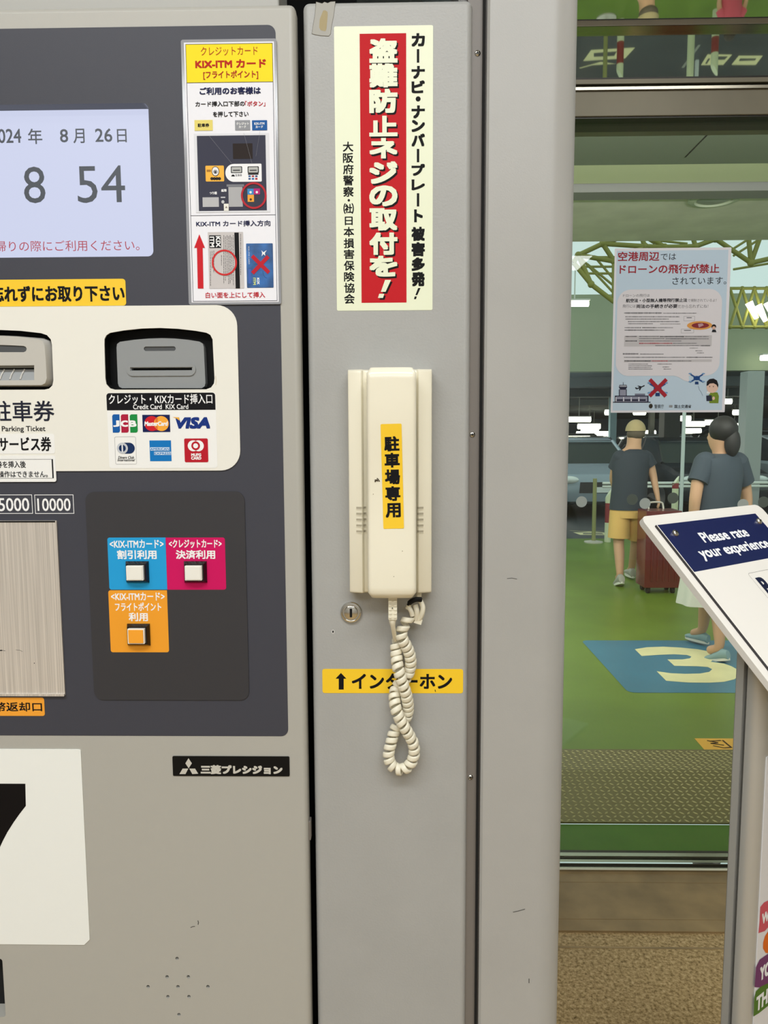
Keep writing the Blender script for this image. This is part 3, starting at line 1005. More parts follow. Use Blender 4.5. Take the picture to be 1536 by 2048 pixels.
# ================================================================== stickers on the pillar
zW = Z(600, 0, 3.103)
PAPER = mat('pale_paper', (236, 241, 212), 0.35)
m = MB()
q = PP.rect(*zW(220, 161, 824, 1927))
m.prism(PP, rr(*q, 0.0015), 0.0, 0.0003, PAPER)
REDB = ink((196, 30, 38))
m.flat(PP, rr(*PP.rect(*zW(376, 209, 660, 1879)), 0), 0.0004, REDB)
BK = ink((16, 16, 16))
big = (('盗', 240, 392), ('難', 396, 545), ('防', 553, 703), ('止', 720, 848), ('ネ', 858, 985), ('ジ', 1003, 1142), ('の', 1152, 1282), ('取', 1293, 1432), ('付', 1444, 1583), ('を', 1588, 1718))
for ch, y0_, y1_ in big:
    for dx, dy, dd, c_ in ((9, 11, 0.0005, BK), (0, 0, 0.0007, PAPER)):
        m.textpx(PP, ch, zW(430 + dx, y0_ + dy, 605 + dx, y1_ + dy), dd, c_, bold=0.055)
for dx, dy, dd, c_ in ((10, 11, 0.0005, BK), (0, 0, 0.0007, PAPER)):
    m.flat(PP, [PP.at(*zW(*t)) for t in ((528 + dx, 1738 + dy), (565 + dx, 1738 + dy), (531 + dx, 1812 + dy), (502 + dx, 1812 + dy))], dd, c_)
    m.flat(PP, [PP.at(*zW(*t)) for t in ((492 + dx, 1824 + dy), (523 + dx, 1824 + dy), (515 + dx, 1850 + dy), (484 + dx, 1850 + dy))], dd, c_)
right = (('カ', 207, 290), ('|', 306, 390), ('ナ', 410, 490), ('ビ', 500, 580), ('・', 600, 630), ('ナ', 655, 736), ('ン', 745, 820), ('バ', 830, 910), ('|', 925, 1008), ('プ', 1018, 1092), ('レ', 1114, 1182), ('|', 1200, 1282), ('ト', 1300, 1380), ('被', 1408, 1496), ('害', 1503, 1592), ('多', 1598, 1682), ('発', 1688, 1778))
for ch, y0_, y1_ in right:
    if ch == '|':
        m.flat(PP, rr(*PP.rect(*zW(725, y0_, 740, y1_)), 0), 0.0004, BK)
    elif ch == '・':
        a, b = PP.at(*zW(733, (y0_ + y1_) / 2))
        m.flat(PP, ell(a, b, 0.0024), 0.0004, BK)
    else:
        xx = (708, 762) if ch == 'ト' else (692, 775)
        m.textpx(PP, ch, zW(xx[0], y0_, xx[1], y1_), 0.0004, BK, bold=0.055)
m.flat(PP, [PP.at(*zW(*t)) for t in ((733, 1788), (748, 1788), (728, 1832), (716, 1832))], 0.0004, BK)
m.flat(PP, [PP.at(*zW(*t)) for t in ((712, 1840), (725, 1840), (720, 1857), (707, 1857))], 0.0004, BK)
left = (('大', 880, 942), ('阪', 950, 1012), ('府', 1020, 1082), ('警', 1089, 1152), ('察', 1159, 1222), ('・', 1237, 1251), ('㈳', 1262, 1328), ('日', 1345, 1398), ('本', 1409, 1470), ('損', 1479, 1541), ('害', 1548, 1608), ('保', 1618, 1680), ('険', 1688, 1748), ('協', 1756, 1818), ('会', 1824, 1886))
for k, (ch, y0_, y1_) in enumerate(left):
    xo = k * 0.6
    if ch == '・':
        a, b = PP.at(*zW(300 + xo, (y0_ + y1_) / 2))
        m.flat(PP, ell(a, b, 0.0012), 0.0004, BK)
    else:
        dx = 8 if ch == '日' else 0
        m.textpx(PP, ch, zW(266 + xo + dx, y0_, 331 + xo - dx, y1_), 0.0004, BK, bold=0.022)
tag(m.build('warning_sticker'), 'tall pale sticker with red stripe and vertical writing, above the intercom', 'sticker')

zR = Z(540, 0, 10.97)
m = MB()
TAPE = mat('aged_tape', (158, 155, 145), 0.3)
o = [PP.at(*zR(*t)) for t in ((1012, 38), (1090, 60), (1145, 75), (1195, 40), (1265, 66), (1330, 35), (1435, 30), (1400, 330), (1345, 610), (1330, 745), (1290, 795), (1110, 785), (1000, 765), (918, 742), (945, 560), (985, 330))]
m.prism(PP, o, 0, 0.00025, TAPE)
ED = ink((96, 88, 72))
m.line(PP, o[:7], .0005, 0.0003, ink((40, 34, 28)))
m.line(PP, o[6:11], .00022, 0.0003, ED)
m.line(PP, o[10:14], .0003, 0.0003, ED)
m.line(PP, o[13:] + o[:1], .00028, 0.0003, ED)
m.flat(PP, [PP.at(*zR(*t)) for t in ((1165, 238), (1210, 228), (1262, 262), (1268, 330), (1240, 640), (1215, 690), (1120, 670), (1078, 610), (1090, 430))], 0.0003, ink((172, 158, 122)))
tag(m.build('tape_scrap'), 'torn strip of yellowed clear tape at top left corner of access panel', 'tape')

zI = Z(620, 1150, 4.518)
m = MB()
q = PP.rect(*zI(112, 849, 1383, 1067))
m.prism(PP, rr(*q, 0.0024), 0, 0.0003, M_YEL)
m.flat(PP, [PP.at(*zI(*t)) for t in ((280, 884), (329, 936), (305, 936), (305, 1034), (260, 1034), (260, 936), (231, 936))], 0.0004, INK)
m.textpx(PP, 'インターホン', zI(378, 888, 1284, 1030), 0.0004, INK, bold=0.03)
m.line(PP, [PP.at(*zI(*t)) for t in ((1130, 1035), (1134, 1055))], .0007, 0.0004, INK)
tag(m.build('intercom_sticker'), 'yellow sticker with up arrow on panel behind dangling intercom cord', 'sticker')

# ================================================================== intercom
zH = Z(640, 700, 3.793)
bq = U(697, 960, YP - 0.02).x, U(864, 960, YP - 0.02).x
bz0, bz1 = U(780, 1186, YP - 0.02).z, U(780, 738.5, YP - 0.02).z
icm = thing('intercom', ((bq[0] + bq[1]) / 2, YP, bz0), 'cream wall intercom phone with yellow label on its handset', 'intercom')
# base: shallow tray with a raised ridge left and right, grille slots below
cxm = (bq[0] + bq[1]) / 2
hw = (bq[1] - bq[0]) / 2
prof = [(-1.0, 0.0), (-1.0, 0.018), (-0.985, 0.0215), (-0.94, 0.023), (-0.68, 0.0265), (-0.655, 0.0255), (-0.63, 0.0225), (-0.45, 0.0195), (0.45, 0.0195), (0.63, 0.0225), (0.655, 0.0255), (0.68, 0.0265), (0.94, 0.023), (0.985, 0.0215), (1.0, 0.018), (1.0, 0.0)]
m = MB()
rings = []
for z_, k in ((bz0, .0), (bz0, .80), (bz0 + .0015, .95), (bz0 + .004, 1.0), (bz1 - .004, 1.0), (bz1 - .0015, .95), (bz1, .80), (bz1, .0)):
    rings.append([(cxm + hw * a, YP - dd * k - 1e-4, z_) for a, dd in prof])
m.loft(rings, M_CREAM)
base = m.build('base', icm, smooth=True, angle=28)
SLT = mat('grille_slot', (176, 168, 146), 0.5)
for sx0, sx1 in ((276, 350), (737, 784)):
    m = MB()
    for k in range(5):
        y_ = 1188 + k * 44.5
        PB2 = Pl((0, YP - 0.0232, 0))
        r_ = PB2.rect(*zH(sx0, y_, sx1, y_ + 16))
        t = 0.2 if sx0 < 500 else -0.2
        zc = (r_[1] + r_[3]) / 2
        for (zz0, zz1, dep, mm) in ((r_[1], r_[3], .0, SLT), (r_[1] - .0006, r_[1], .0003, M_CREAM)):
            for q in range(8):
                vs = []
                for a in (r_[0] + (r_[2] - r_[0]) * q / 8, r_[0] + (r_[2] - r_[0]) * (q + 1) / 8):
                    f_ = abs(a - cxm) / hw
                    dd = .0195
                    for (p0, d0), (p1, d1) in zip(prof[8:-1], prof[9:]):
                        if p0 <= f_ <= p1:
                            dd = d0 + (d1 - d0) * (f_ - p0) / max(p1 - p0, 1e-6)
                    vs.append((a, YP - dd - 0.0004 - dep))
                m.add([(vs[0][0], vs[0][1], zz0), (vs[1][0], vs[1][1], zz0), (vs[1][0], vs[1][1], zz1), (vs[0][0], vs[0][1], zz1)], [(0, 1, 2, 3)], mm)
    m.build('grille', base)

# handset
YHF = YP - 0.050
hx0, hx1 = U(734, 965, YHF).x, U(832.5, 965, YHF).x
hz0, hz1 = U(783, 1198.5, YHF).z, U(783, 733.5, YHF).z
hc, hh = (hx0 + hx1) / 2, (hx1 - hx0) / 2
H = hz1 - hz0
m = MB()
rings = []
NZ = 40
for i in range(NZ + 1):
    t = i / NZ
    z_ = hz0 + H * t
    e0 = min(t, 1 - t) * H
    rnd = 0.0045
    k = 1.0 if e0 > rnd else math.sqrt(max(0, 1 - ((rnd - e0) / rnd) ** 2))
    ins = rnd * (1 - k) * .9
    bul = 0.0015 * math.exp(-((t - .80) / .16) ** 2) - 0.0022 * math.exp(-((t - .45) / .22) ** 2) + 0.001 * math.exp(-((t - .1) / .15) ** 2)
    front = 0.048 + bul - ins
    back = 0.0225 + ins * .4 + 0.006 * math.exp(-((t - .5) / .25) ** 2)
    rc = 0.0042
    hw_ = hh - ins * .8
    pts = [(-hw_ + .001, back), (hw_ - .001, back)]
    for j in range(6):
        a = PI / 2 * j / 5
        pts.append((hw_ - rc + rc * math.cos(a), front - rc * 1.1 + rc * math.sin(a)))
    for j in range(1, 8):
        u_ = 1 - 2 * j / 8
        pts.append(((hw_ - rc) * u_, front - rc * .1 + 0.0009 * (1 - u_ * u_)))
    for j in range(6):
        a = PI / 2 + PI / 2 * j / 5
        pts.append((-hw_ + rc + rc * math.cos(a), front - rc * 1.1 + rc * math.sin(a)))
    rings.append([(hc + a, YP - dd, z_) for a, dd in pts])
m.loft(rings, M_CREAM)
hs = m.build('handset', icm, smooth=True, angle=60)
# cradle block between base and handset, ear and mouth cups
m = MB()
for zc in (hz1 - .034, hz0 + .034):
    m = MB()
    m.loft([[(hc + .017 * math.cos(a), YP - dd, zc + .017 * math.sin(a)) for a in [2 * PI * j / 28 for j in range(28)]] for dd in (0.018, 0.026)], M_CREAM)
    m.build('handset_cup', hs, smooth=True, angle=40)
PH = Pl((0, YP - 0.0478, 0))
def conform(mb, flat=False):
    """lay flat label or scuff faces on the curved front of the handset"""
    for i, (x_, y_, z_) in enumerate(mb.v):
        t = (z_ - hz0) / H
        u_ = max(-1, min(1, (x_ - hc) / (hh - .0042)))
        u_ = 0 if flat else u_
        f_ = 0.048 + 0.0015 * math.exp(-((t - .80) / .16) ** 2) - 0.0022 * math.exp(-((t - .45) / .22) ** 2) + 0.001 * math.exp(-((t - .1) / .15) ** 2) - .00042 + .0009 * (1 - u_ * u_)
        mb.v[i] = (x_, YP - f_ - (YP - .0478 - y_) - .0002, z_)


m = MB()
lx, lz = PH.at(*zH(548, 958))
rot = math.radians(1.25)
PL = Pl(PH.p(lx, lz), (math.cos(rot), 0, math.sin(rot)), (-math.sin(rot), 0, math.cos(rot)))
lr = PL.rect(*zH(470, 560, 628, 1356))
for k in range(24):
    b0_, b1_ = lr[1] + (lr[3] - lr[1]) * k / 24, lr[1] + (lr[3] - lr[1]) * (k + 1) / 24
    o_ = rr(lr[0], b0_, lr[2], b1_, 0.0012, corners=(k == 0, k == 23, k == 23, k == 0))
    m.flat(PL, o_, 0.0, M_YEL)
for k, (ch, y0_, y1_) in enumerate((('駐', 654, 768), ('車', 780, 892), ('場', 905, 1020), ('専', 1034, 1146), ('用', 1162, 1272))):
    xo = k * 2.6
    m.textpx(PL, ch, zH(487 + xo, y0_, 602 + xo, y1_), 0.00012, INK, bold=0.04)
conform(m, True)
m.build('yellow_label', hs)
m = MB()
for k in range(16):
    x_, y_ = 430 + random.gauss(0, 11), 985 + random.gauss(0, 9)
    a, b = PH.at(*zH(x_, y_))
    m.flat(PH, ell(a, b, random.uniform(.0003, .0009), random.uniform(.0003, .0008), 7), k * 1e-5, ink((74, 62, 46)))
conform(m)
m.build('scuff', hs)
for x_, y_ in ((404, 1095), (560, 1716), (625, 1525)):
    m = MB()
    a, b = PH.at(*zH(x_, y_))
    m.flat(PH, ell(a, b, .0004, .0004, 7), 0.0, ink((120, 104, 80)))
    conform(m)
    m.build('speck', hs)

# strain relief and straight lead
PC = Pl((0, YP - 0.036, 0))
m = MB()
a0, b1_ = PC.at(*zI(747, 215))
_, b0_ = PC.at(*zI(747, 405))
wv = PC.rect(*zI(708, 300, 787, 400))
hwv = (wv[2] - wv[0]) / 2
m.prism(PC, rr(a0 - hwv, b0_, a0 + hwv, b1_ + .004, .001), -0.009, 0.0, M_CORD)
for k in range(5):
    zc = b0_ + (b1_ - b0_) * (0.14 + k * .185)
    for sg in (-1, 1):
        m.prism(PC, rr(a0 + sg * hwv * .58 - hwv * .36, zc - .0011, a0 + sg * hwv * .58 + hwv * .36, zc + .0011, .0008), 0, 0.0011, M_CORD)
a, b = PC.at(*zI(745, 297))
m.flat(PC, ell(a, b, .0006), .0012, M_VOID)
sr = m.build('strain_relief', icm, bevel=.0004)

def cpt(x, y, dd):
    return U(*zI(x, y), YP - dd)

def spline(pts, n):
    P = [Vector(p) for p in pts]
    P = [P[0] * 2 - P[1]] + P + [P[-1] * 2 - P[-2]]
    out = []
    for i in range(1, len(P) - 2):
        for j in range(n):
            t = j / n
            p0, p1, p2, p3 = P[i - 1:i + 3]
            out.append(0.5 * ((2 * p1) + (p2 - p0) * t + (2 * p0 - 5 * p1 + 4 * p2 - p3) * t * t + (3 * p1 - p0 - 3 * p2 + p3) * t ** 3))
    out.append(P[-2])
    return out

m = MB()
lead = spline([cpt(746, 395, .031), cpt(746, 430, .031), cpt(752, 480, .028), cpt(764, 545, .020), cpt(772, 590, .014)], 8)
m.tube(lead, [0.0042 - 0.0018 * min(1, i / 14) for i in range(len(lead))], M_CORD, 12)
m.build('straight_lead', icm, smooth=True)

# the coil: one continuous helix, twisted once round itself
B, Fr = 0.0085, 0.0215
path = [(776, 600, .012), (778, 660, .013), (782, 740, .015), (788, 800, .018), (803, 870, .021), (826, 945, Fr), (852, 1020, .021), (872, 1090, .018), (884, 1160, .014), (886, 1220, .010), (868, 1285, B), (820, 1335, B), (776, 1385, B), (752, 1445, .010), (732, 1520, .012), (714, 1590, .013), (712, 1650, .013), (735, 1712, .013), (785, 1752, .013), (845, 1752, .013), (900, 1715, .013), (932, 1655, .013), (942, 1590, .014), (932, 1520, .016), (898, 1450, .018), (860, 1385, .021), (820, 1315, Fr), (786, 1240, .021), (768, 1165, .018), (764, 1090, .013), (778, 1025, B), (815, 975, B), (868, 930, B), (900, 860, B), (910, 790, .011), (900, 715, .014), (874, 650, .017), (842, 590, .020), (826, 540, .021), (838, 480, .021), (870, 425, .020), (895, 375, .019)]
cl = spline([cpt(*p) for p in path], 60)
# resample evenly
acc = [0]
for p, q in zip(cl[:-1], cl[1:]):
    acc.append(acc[-1] + (q - p).length)
LEN = acc[-1]
NS = 1500
rs, j = [], 0
for i in range(NS + 1):
    s_ = LEN * i / NS
    while j < len(acc) - 2 and acc[j + 1] < s_:
        j += 1
    f_ = (s_ - acc[j]) / max(acc[j + 1] - acc[j], 1e-9)
    rs.append(cl[j].lerp(cl[j + 1], min(1, f_)))
pitch0 = 0.0070
rad = 0.0048
ph = 2.2
vs, fs = [], []
NPR = 10
ya = Vector((0, -1, 0))
for i, c in enumerate(rs):
    t = (rs[min(i + 3, NS)] - rs[max(i - 3, 0)]).normalized()
    s_ = i / NS
    pit = pitch0 * (1.35 if s_ > .955 else 1.12 if 0.42 < s_ < 0.58 else 1.0)
    ph += 2 * PI * (LEN / NS) / pit
    e1 = (ya - t * ya.dot(t)).normalized()
    e2 = t.cross(e1)
    er = e1 * math.cos(ph) + e2 * math.sin(ph)
    for k in range(NPR):
        a = 2 * PI * k / NPR
        ca_, sa_ = math.cos(a), math.sin(a)
        ca_ = math.copysign(abs(ca_) ** .6, ca_)
        sa_ = math.copysign(abs(sa_) ** .6, sa_)
        vs.append(c + er * (rad + 0.0014 * sa_) + t * (0.0029 * ca_))
for i in range(NS):
    for k in range(NPR):
        fs.append((i * NPR + k, i * NPR + (k + 1) % NPR, (i + 1) * NPR + (k + 1) % NPR, (i + 1) * NPR + k))
m = MB()
m.add(vs, fs, M_CORD)
m.build('coiled_cord', icm, smooth=True, angle=60)
# tangled plug end under the base, tied with black tape
m = MB()
m.tube(spline([cpt(985, 160, .014), cpt(985, 215, .015), cpt(1000, 240, .018), cpt(1020, 290, .020), cpt(1012, 350, .020), cpt(985, 400, .018), cpt(955, 400, .016)], 8), 0.0026, M_CORD, 10)
m.tube(spline([cpt(880, 300, .018), cpt(905, 255, .022), cpt(950, 225, .024), cpt(985, 225, .022)], 8), 0.0022, M_CORD, 10)
m.tube(spline([cpt(890, 285, .020), cpt(915, 330, .022), cpt(925, 370, .022)], 8), 0.0024, M_CORD, 10)
m.tube(spline([cpt(950, 270, .018), cpt(965, 330, .020), cpt(960, 400, .018)], 8), 0.0028, M_CORD, 10)
pp = Pl((0, YP - .017, 0))
m.prism(pp, [pp.at(*zI(*t)) for t in ((935, 425), (1002, 445), (1015, 405), (1003, 370), (960, 380))], -.006, .003, M_CORD)
m.build('cord_plug', icm, smooth=True, angle=50)
m = MB()
m.tube(spline([cpt(885, 268, .024), cpt(915, 240, .027), cpt(955, 222, .028), cpt(1005, 222, .026)], 6), [.0014] * 3 + [.0026] * 16, M_BLACK, 10)
m.build('black_tie', icm, smooth=True)

# ================================================================== feedback stand
AZ, TH = math.radians(54.0), math.radians(44.5)
Rv = Vector((math.sin(AZ), math.cos(AZ), 0))
Dh = Vector((math.cos(AZ), -math.sin(AZ), 0))
Dv = Dh * math.cos(TH) + Vector((0, 0, -math.sin(TH)))
A = U(1279.5, 1033.5, 1.28)
PBd = Pl(A, Rv, -Dv)
z4 = Z(1100, 820, 3.523)
M_BOARD = mat('cream_white_board', (244, 239, 230), 0.35)
bw = PBd.at(1520, 1012)[0]
bl = 0.40
std = thing('feedback_stand', A + Rv * bw / 2 + Dh * 0.14 - Vector((0, 0, A.z)), 'grey metal post with tilted cream board asking please rate your experience', 'sign stand')
m = MB()
m.prism(PBd, rr(0, -bl, bw, 0, 0.016, 8), -0.010, 0, M_BOARD)
bd = m.build('board', std, bevel=0.0015, smooth=True, angle=40)
m = MB()
pl0 = PBd.at(*z4(735, 818))
pr0 = PBd.at(*z4(1438, 738))
pa, pb, pc = pl0[0], pl0[1], pr0[0]
M_FRAME = mat('dark_frame_edge', (44, 40, 44), 0.3)
M_PRINT = mat('white_print', (243, 238, 230), 0.3)
m.prism(PBd, rr(pa, -bl + .03, pc, pb, .002), 0, .0045, M_PRINT, side=M_FRAME)
hb = PBd.at(*z4(1020, 1150))[1]
hl = PBd.at(*z4(765, 825))
NVY = mat('navy_print', (28, 36, 84), 0.25)
m.flat(PBd, rr(pa + .0022, hb, pc - .0022, pb - .0016, 0), .0046, NVY)
t0 = PBd.at(*z4(1024, 882))
t1 = PBd.at(*z4(1064, 950))
t2 = PBd.at(*z4(1394, 893))
m.text(PBd, 'Please rate', (t0[0] + .0012, t1[1], t2[0], t0[1] + .001), .0048, WHT, bold=.035)
s0 = PBd.at(*z4(1022, 1003))
s1 = PBd.at(*z4(1080, 1080))
s2 = PBd.at(*z4(1537, 965))
m.text(PBd, 'your experience', (s0[0], s1[1], s2[0], s0[1] + .0035), .0048, WHT, bold=.03)
k0 = PBd.at(*z4(1378, 1163))
m.frame(PBd, k0[0], k0[1] - .075, k0[0] + .16, k0[1], .0005, .0047, ink((110, 108, 106)), .005)
g0 = PBd.at(*z4(1430, 1195))
g1 = PBd.at(*z4(1510, 1330))
m.text(PBd, 'P', (g0[0], g1[1], g0[0] + .022, g0[1]), .0048, ink((26, 32, 60)), bold=.05)
m.build('printed_panel', bd, bevel=.0004)
for sx, sy in ((868, 882), (1458, 797)):
    a, b = PBd.at(*z4(sx, sy))
    m = MB()
    m.loft([[PBd.p(a + r * math.cos(2 * PI * j / 24), b + r * math.sin(2 * PI * j / 24), d) for j in range(24)] for r, d in ((.0066, .0045), (.0064, .0065), (.0054, .0085), (.003, .0095), (1e-4, .0098))], M_CHROME)
    m.flat(PBd, rr(a - .004, b - .0005, a + .004, b + .0005, 0), .0099, M_VOID)
    m.build('screw', bd, smooth=True, angle=50)
# post: aluminium section, flat side with a groove, rounded front corner
M_ALU = mat('satin_aluminium', (198, 197, 192), 0.38, 0.4)
best = None
for i in range(10, 300):
    Q = A + Rv * 0.03 + Dh * (i * .001)
    d_ = ray(1466, 1450)
    e_ = (d_.x * Q.y - d_.y * Q.x)
    if best is None or abs(e_) < best[0]:
        best = (abs(e_), Q.copy(), i * .001)
Q0 = Vector((best[1].x, best[1].y, 0))
rc_ = 0.022
def pq(a, b, z):
    return Q0 + Dh * a + Rv * b + Vector((0, 0, z))
# depth of the post: its poster edge stands where the white sheet begins in the photo
def bearing(v):
    return v.x / v.y
tgt = bearing(ray(1517, 1850))
dp = min((abs(bearing(pq(k * .0005 + .0015, rc_, 0)) - tgt), k * .0005) for k in range(40, 400))[1]
pf = [(0.002, 0), (dp * .31, 0), (dp * .31, .022), (dp * .46, .022), (dp * .46, 0)]
for j in range(9):
    t = PI / 2 * j / 8
    pf.append((dp - rc_ + rc_ * math.sin(t), rc_ - rc_ * math.cos(t)))
pf += [(dp, .05), (0, .05), (0, .002)]
m = MB()
ztop = [A.z - math.tan(TH) * (best[2] + a) - .012 for a, b in pf]
n = len(pf)
m.add([pq(a, b, .012) for a, b in pf] + [pq(a, b, z_) for (a, b), z_ in zip(pf, ztop)], [(i, (i + 1) % n, n + (i + 1) % n, n + i) for i in range(n)] + [tuple(range(n, 2 * n))], M_ALU)
m.build('post', std, smooth=True, angle=30)
m = MB()
for bx in [(-.12, .22, -.06, bw - .0)]:
    c_ = [pq(a, b, 0) for a, b in ((-.12, -.06), (.24, -.06), (.24, bw), (-.12, bw))]
    m.add(c_ + [q + Vector((0, 0, .012)) for q in c_], [(3, 2, 1, 0), (4, 5, 6, 7), (0, 1, 5, 4), (1, 2, 6, 5), (2, 3, 7, 6), (3, 0, 4, 7)], M_ALU)
m.build('foot_plate', std, bevel=.002)
# front poster panel held in the post, with coloured speech bubbles
PFo = Pl(pq(dp + .0015, rc_, 0), Rv, (0, 0, 1))
m = MB()
ztp = PFo.at(1531, 1516)[1]
m.prism(PFo, rr(0, .25, .26, ztp, .001), -.0014, 0, mat('glossy_white_poster', (236, 236, 240), 0.2))
zq = Z(1400, 1740, 6.647)
def bub(pts, c, d):
    m.flat(PFo, [PFo.at(*zq(*t)) for t in pts], d, ink(c))
bub(((775, 838), (790, 690), (800, 490), (850, 430), (904, 405), (1200, 380), (1300, 560), (1200, 740), (904, 760), (860, 810)), (212, 92, 104), .0003)
bub(((835, 1040), (838, 960), (860, 880), (904, 810), (1150, 760), (1250, 900), (1150, 1080), (904, 1105), (870, 1100)), (228, 112, 34), .0004)
bub(((722, 1555), (740, 1290), (790, 1190), (904, 1110), (1250, 1080), (1320, 1300), (1200, 1480), (904, 1530), (800, 1560)), (120, 64, 110), .0005)
bub(((706, 1945), (716, 1700), (740, 1610), (800, 1550), (860, 1520), (904, 1500), (1250, 1450), (1320, 1680), (1150, 1800), (904, 1800), (780, 1900)), (88, 124, 48), .0006)
def word(t, x0, y0, x1, y1, d):
    a0, b1 = PFo.at(*zq(x0, y0))
    a1, b0 = PFo.at(*zq(x1, y1))
    m.text(PFo, t, (a0, b0, a1, b1), d, WHT, bold=.05)
word('W', 822, 585, 912, 660, .0006)
word('YO', 795, 1295, 930, 1370, .0008)
word('THI', 745, 1690, 915, 1740, .0009)
m.build('poster_panel', std)

# ================================================================== sliding glass doors
M_SS = mat('stainless_steel', (150, 144, 130), 0.28, 1.0)
M_SSB = mat('brushed_header', (122, 116, 98), 0.5, 0.3, var=(3, 0.15))
M_BAR = mat('polished_bar', (170, 165, 155), 0.14, 1.0)
M_DBAR = mat('dark_bar', (40, 38, 32), 0.4, 0.5)
M_GLASS = bpy.data.materials.new('clear_door_glass')
M_GLASS.use_nodes = True
nt = M_GLASS.node_tree
nt.nodes.clear()
ou = nt.nodes.new('ShaderNodeOutputMaterial')
tr_ = nt.nodes.new('ShaderNodeBsdfTransparent')
tr_.inputs[0].default_value = (0.95, 0.975, 0.945, 1)
gl_ = nt.nodes.new('ShaderNodeBsdfGlossy')
gl_.inputs['Roughness'].default_value = 0.01
mx_ = nt.nodes.new('ShaderNodeMixShader')
fr_ = nt.nodes.new('ShaderNodeFresnel')
fr_.inputs[0].default_value = 1.45
nt.links.new(fr_.outputs[0], mx_.inputs[0])
nt.links.new(tr_.outputs[0], mx_.inputs[1])
nt.links.new(gl_.outputs[0], mx_.inputs[2])
nt.links.new(mx_.outputs[0], ou.inputs[0])
M_DOT = mat('frosted_dot', (176, 186, 182), 0.6)
M_DOTG = mat('grey_dot', (120, 128, 128), 0.6)

XD0, XD1 = U(1112, 1024, YD).x - 0.35, 2.9
door = thing('door_1', (XD0, YD, 0), kind='structure')
def UZ(y, Y=YD, x=1330):
    return U(x, y, Y).z
zh0, zh1 = UZ(231, YD - .06), UZ(176, YD - .06)
m = MB()
m.box((XD0, YD - .034, .0125), (XD1, YD - .026, zh0), M_GLASS)
struct(m, 'glass_pane', door)
m = MB()
m.box((XD0, YD - .004, zh1), (XD1, YD + .004, 3.45), M_GLASS)
struct(m, 'transom_glass', door)
m = MB()
m.box((XD0, YD - .06, zh0), (XD1, YD + .10, zh1), M_SSB)
struct(m, 'door_header', door, bevel=.002)
m = MB()
for y0_, y1_, mm, dp_ in ((231, 235.5, M_DBAR, .055), (172, 178, M_SS, .068), (166, 172, M_DBAR, .05), (157, 166, M_SSB, .064), (153.5, 157, M_DBAR, .045)):
    m.box((XD0, YD - dp_, UZ(y1_, YD - dp_)), (XD1, YD + .05, UZ(y0_, YD - dp_)), mm)
struct(m, 'header_moulding', door)
m = MB()
m.box((XD0, YD - .03, UZ(50.5, YD - .03)), (XD1, YD + .03, UZ(38, YD - .03)), M_BAR)
struct(m, 'transom_bar', door, bevel=.002)
m = MB()
m.box((XD0, YD - .025, UZ(37.5, YD - .03)), (XD1, YD + .02, UZ(34.5, YD - .03)), M_DBAR)
struct(m, 'transom_gasket', door)
# floor track: three ridges with grooves
m = MB()
ys = [G(1300, y).y for y in (1747, 1741, 1734, 1726, 1719, 1712, 1703)]
M_TRK = mat('track_steel', (190, 186, 166), 0.25, 1.0)
for i, (a, b) in enumerate(zip(ys[:-1], ys[1:])):
    m.box((XD0, a, 0), (XD1, b, 0.012 if i % 2 == 0 else 0.004), M_TRK if i % 2 == 0 else M_DBAR)
m.box((XD0, ys[0] - .001, .0125), (XD1, G(1300, 1743.5).y, .0135), mat('track_edge_glint', (226, 222, 196), .4))  # pale matte strip paints in the bright glint on the track's front edge
struct(m, 'door_track', door, bevel=.0004)
for nm, lst, y_, mm in (('marker_dot', ((1163, 1003.5), (1290, 1007), (1486, 1009)), YD - .036, M_DOT), ('marker_dot', ((1264.5, 999), (1346, 996), (1527, 1004)), YD - .0255, M_DOTG)):
    for (sx, sy) in lst:
        y2 = y_
        pd = Pl((0, y2, 0))
        a, b = pd.at(sx, sy)
        m = MB()
        m.prism(pd, ell(a, b, 11 * y2 / FPX * 1.0), 0, .0004, mm)
        struct(m, nm, door)

# ================================================================== poster on the glass
zD = Z(1200, 470, 5.12)
PO = Pl((0, YD - .0365, 0))
def RD(*c):
    return PO.rect(*zD(*c))
m = MB()
PBLU = mat('pale_blue_poster', (196, 216, 232), 0.35)
q = RD(130, 133, 1310, 1817)
m.prism(PO, rr(*q, .002), 0, .0010, mat('poster_margin', (232, 230, 236), 0.3))
m.flat(PO, rr(*RD(150, 158, 1280, 1795), 0), .0012, PBLU)
d = .0016
PR, PKk = ink((160, 44, 56)), ink((44, 44, 50))
m.text(PO, '空港周辺', RD(183, 172, 606, 268), d, PR, bold=.02)
m.text(PO, 'では', RD(620, 190, 777, 256), d, PKk)
m.text(PO, 'ドローンの飛行が禁止', RD(200, 300, 1220, 396), d, PR, bold=.02)
m.text(PO, 'されています。', RD(740, 432, 1292, 507), d, PKk)
bo = RD(168, 556, 1235, 1442)
BUB = ink((226, 222, 226))
m.flat(PO, rr(*bo, .042, 8), d, BUB)
m.flat(PO, [PO.at(*zD(*t)) for t in ((720, 1430), (800, 1455), (860, 1490), (912, 1503), (905, 1440))], d + .00005, BUB)
GT = ink((110, 108, 112))
m.text(PO, 'ドローンの飛行は', RD(234, 605, 506, 636), d + .0002, GT)
m.text(PO, '航空法・小型無人機等飛行禁止法', RD(264, 650, 890, 690), d + .0002, PKk, bold=.03)
m.text(PO, 'で規制されているよ！', RD(897, 654, 1190, 686), d + .0002, GT)
m.text(PO, '飛行には', RD(230, 712, 362, 746), d + .0002, GT)
m.text(PO, '両法の手続きが必要', RD(370, 710, 790, 750), d + .0002, PKk, bold=.03)
m.text(PO, 'だから忘れずにね！', RD(796, 712, 1106, 748), d + .0002, GT)
GPN = ink((206, 205, 208))
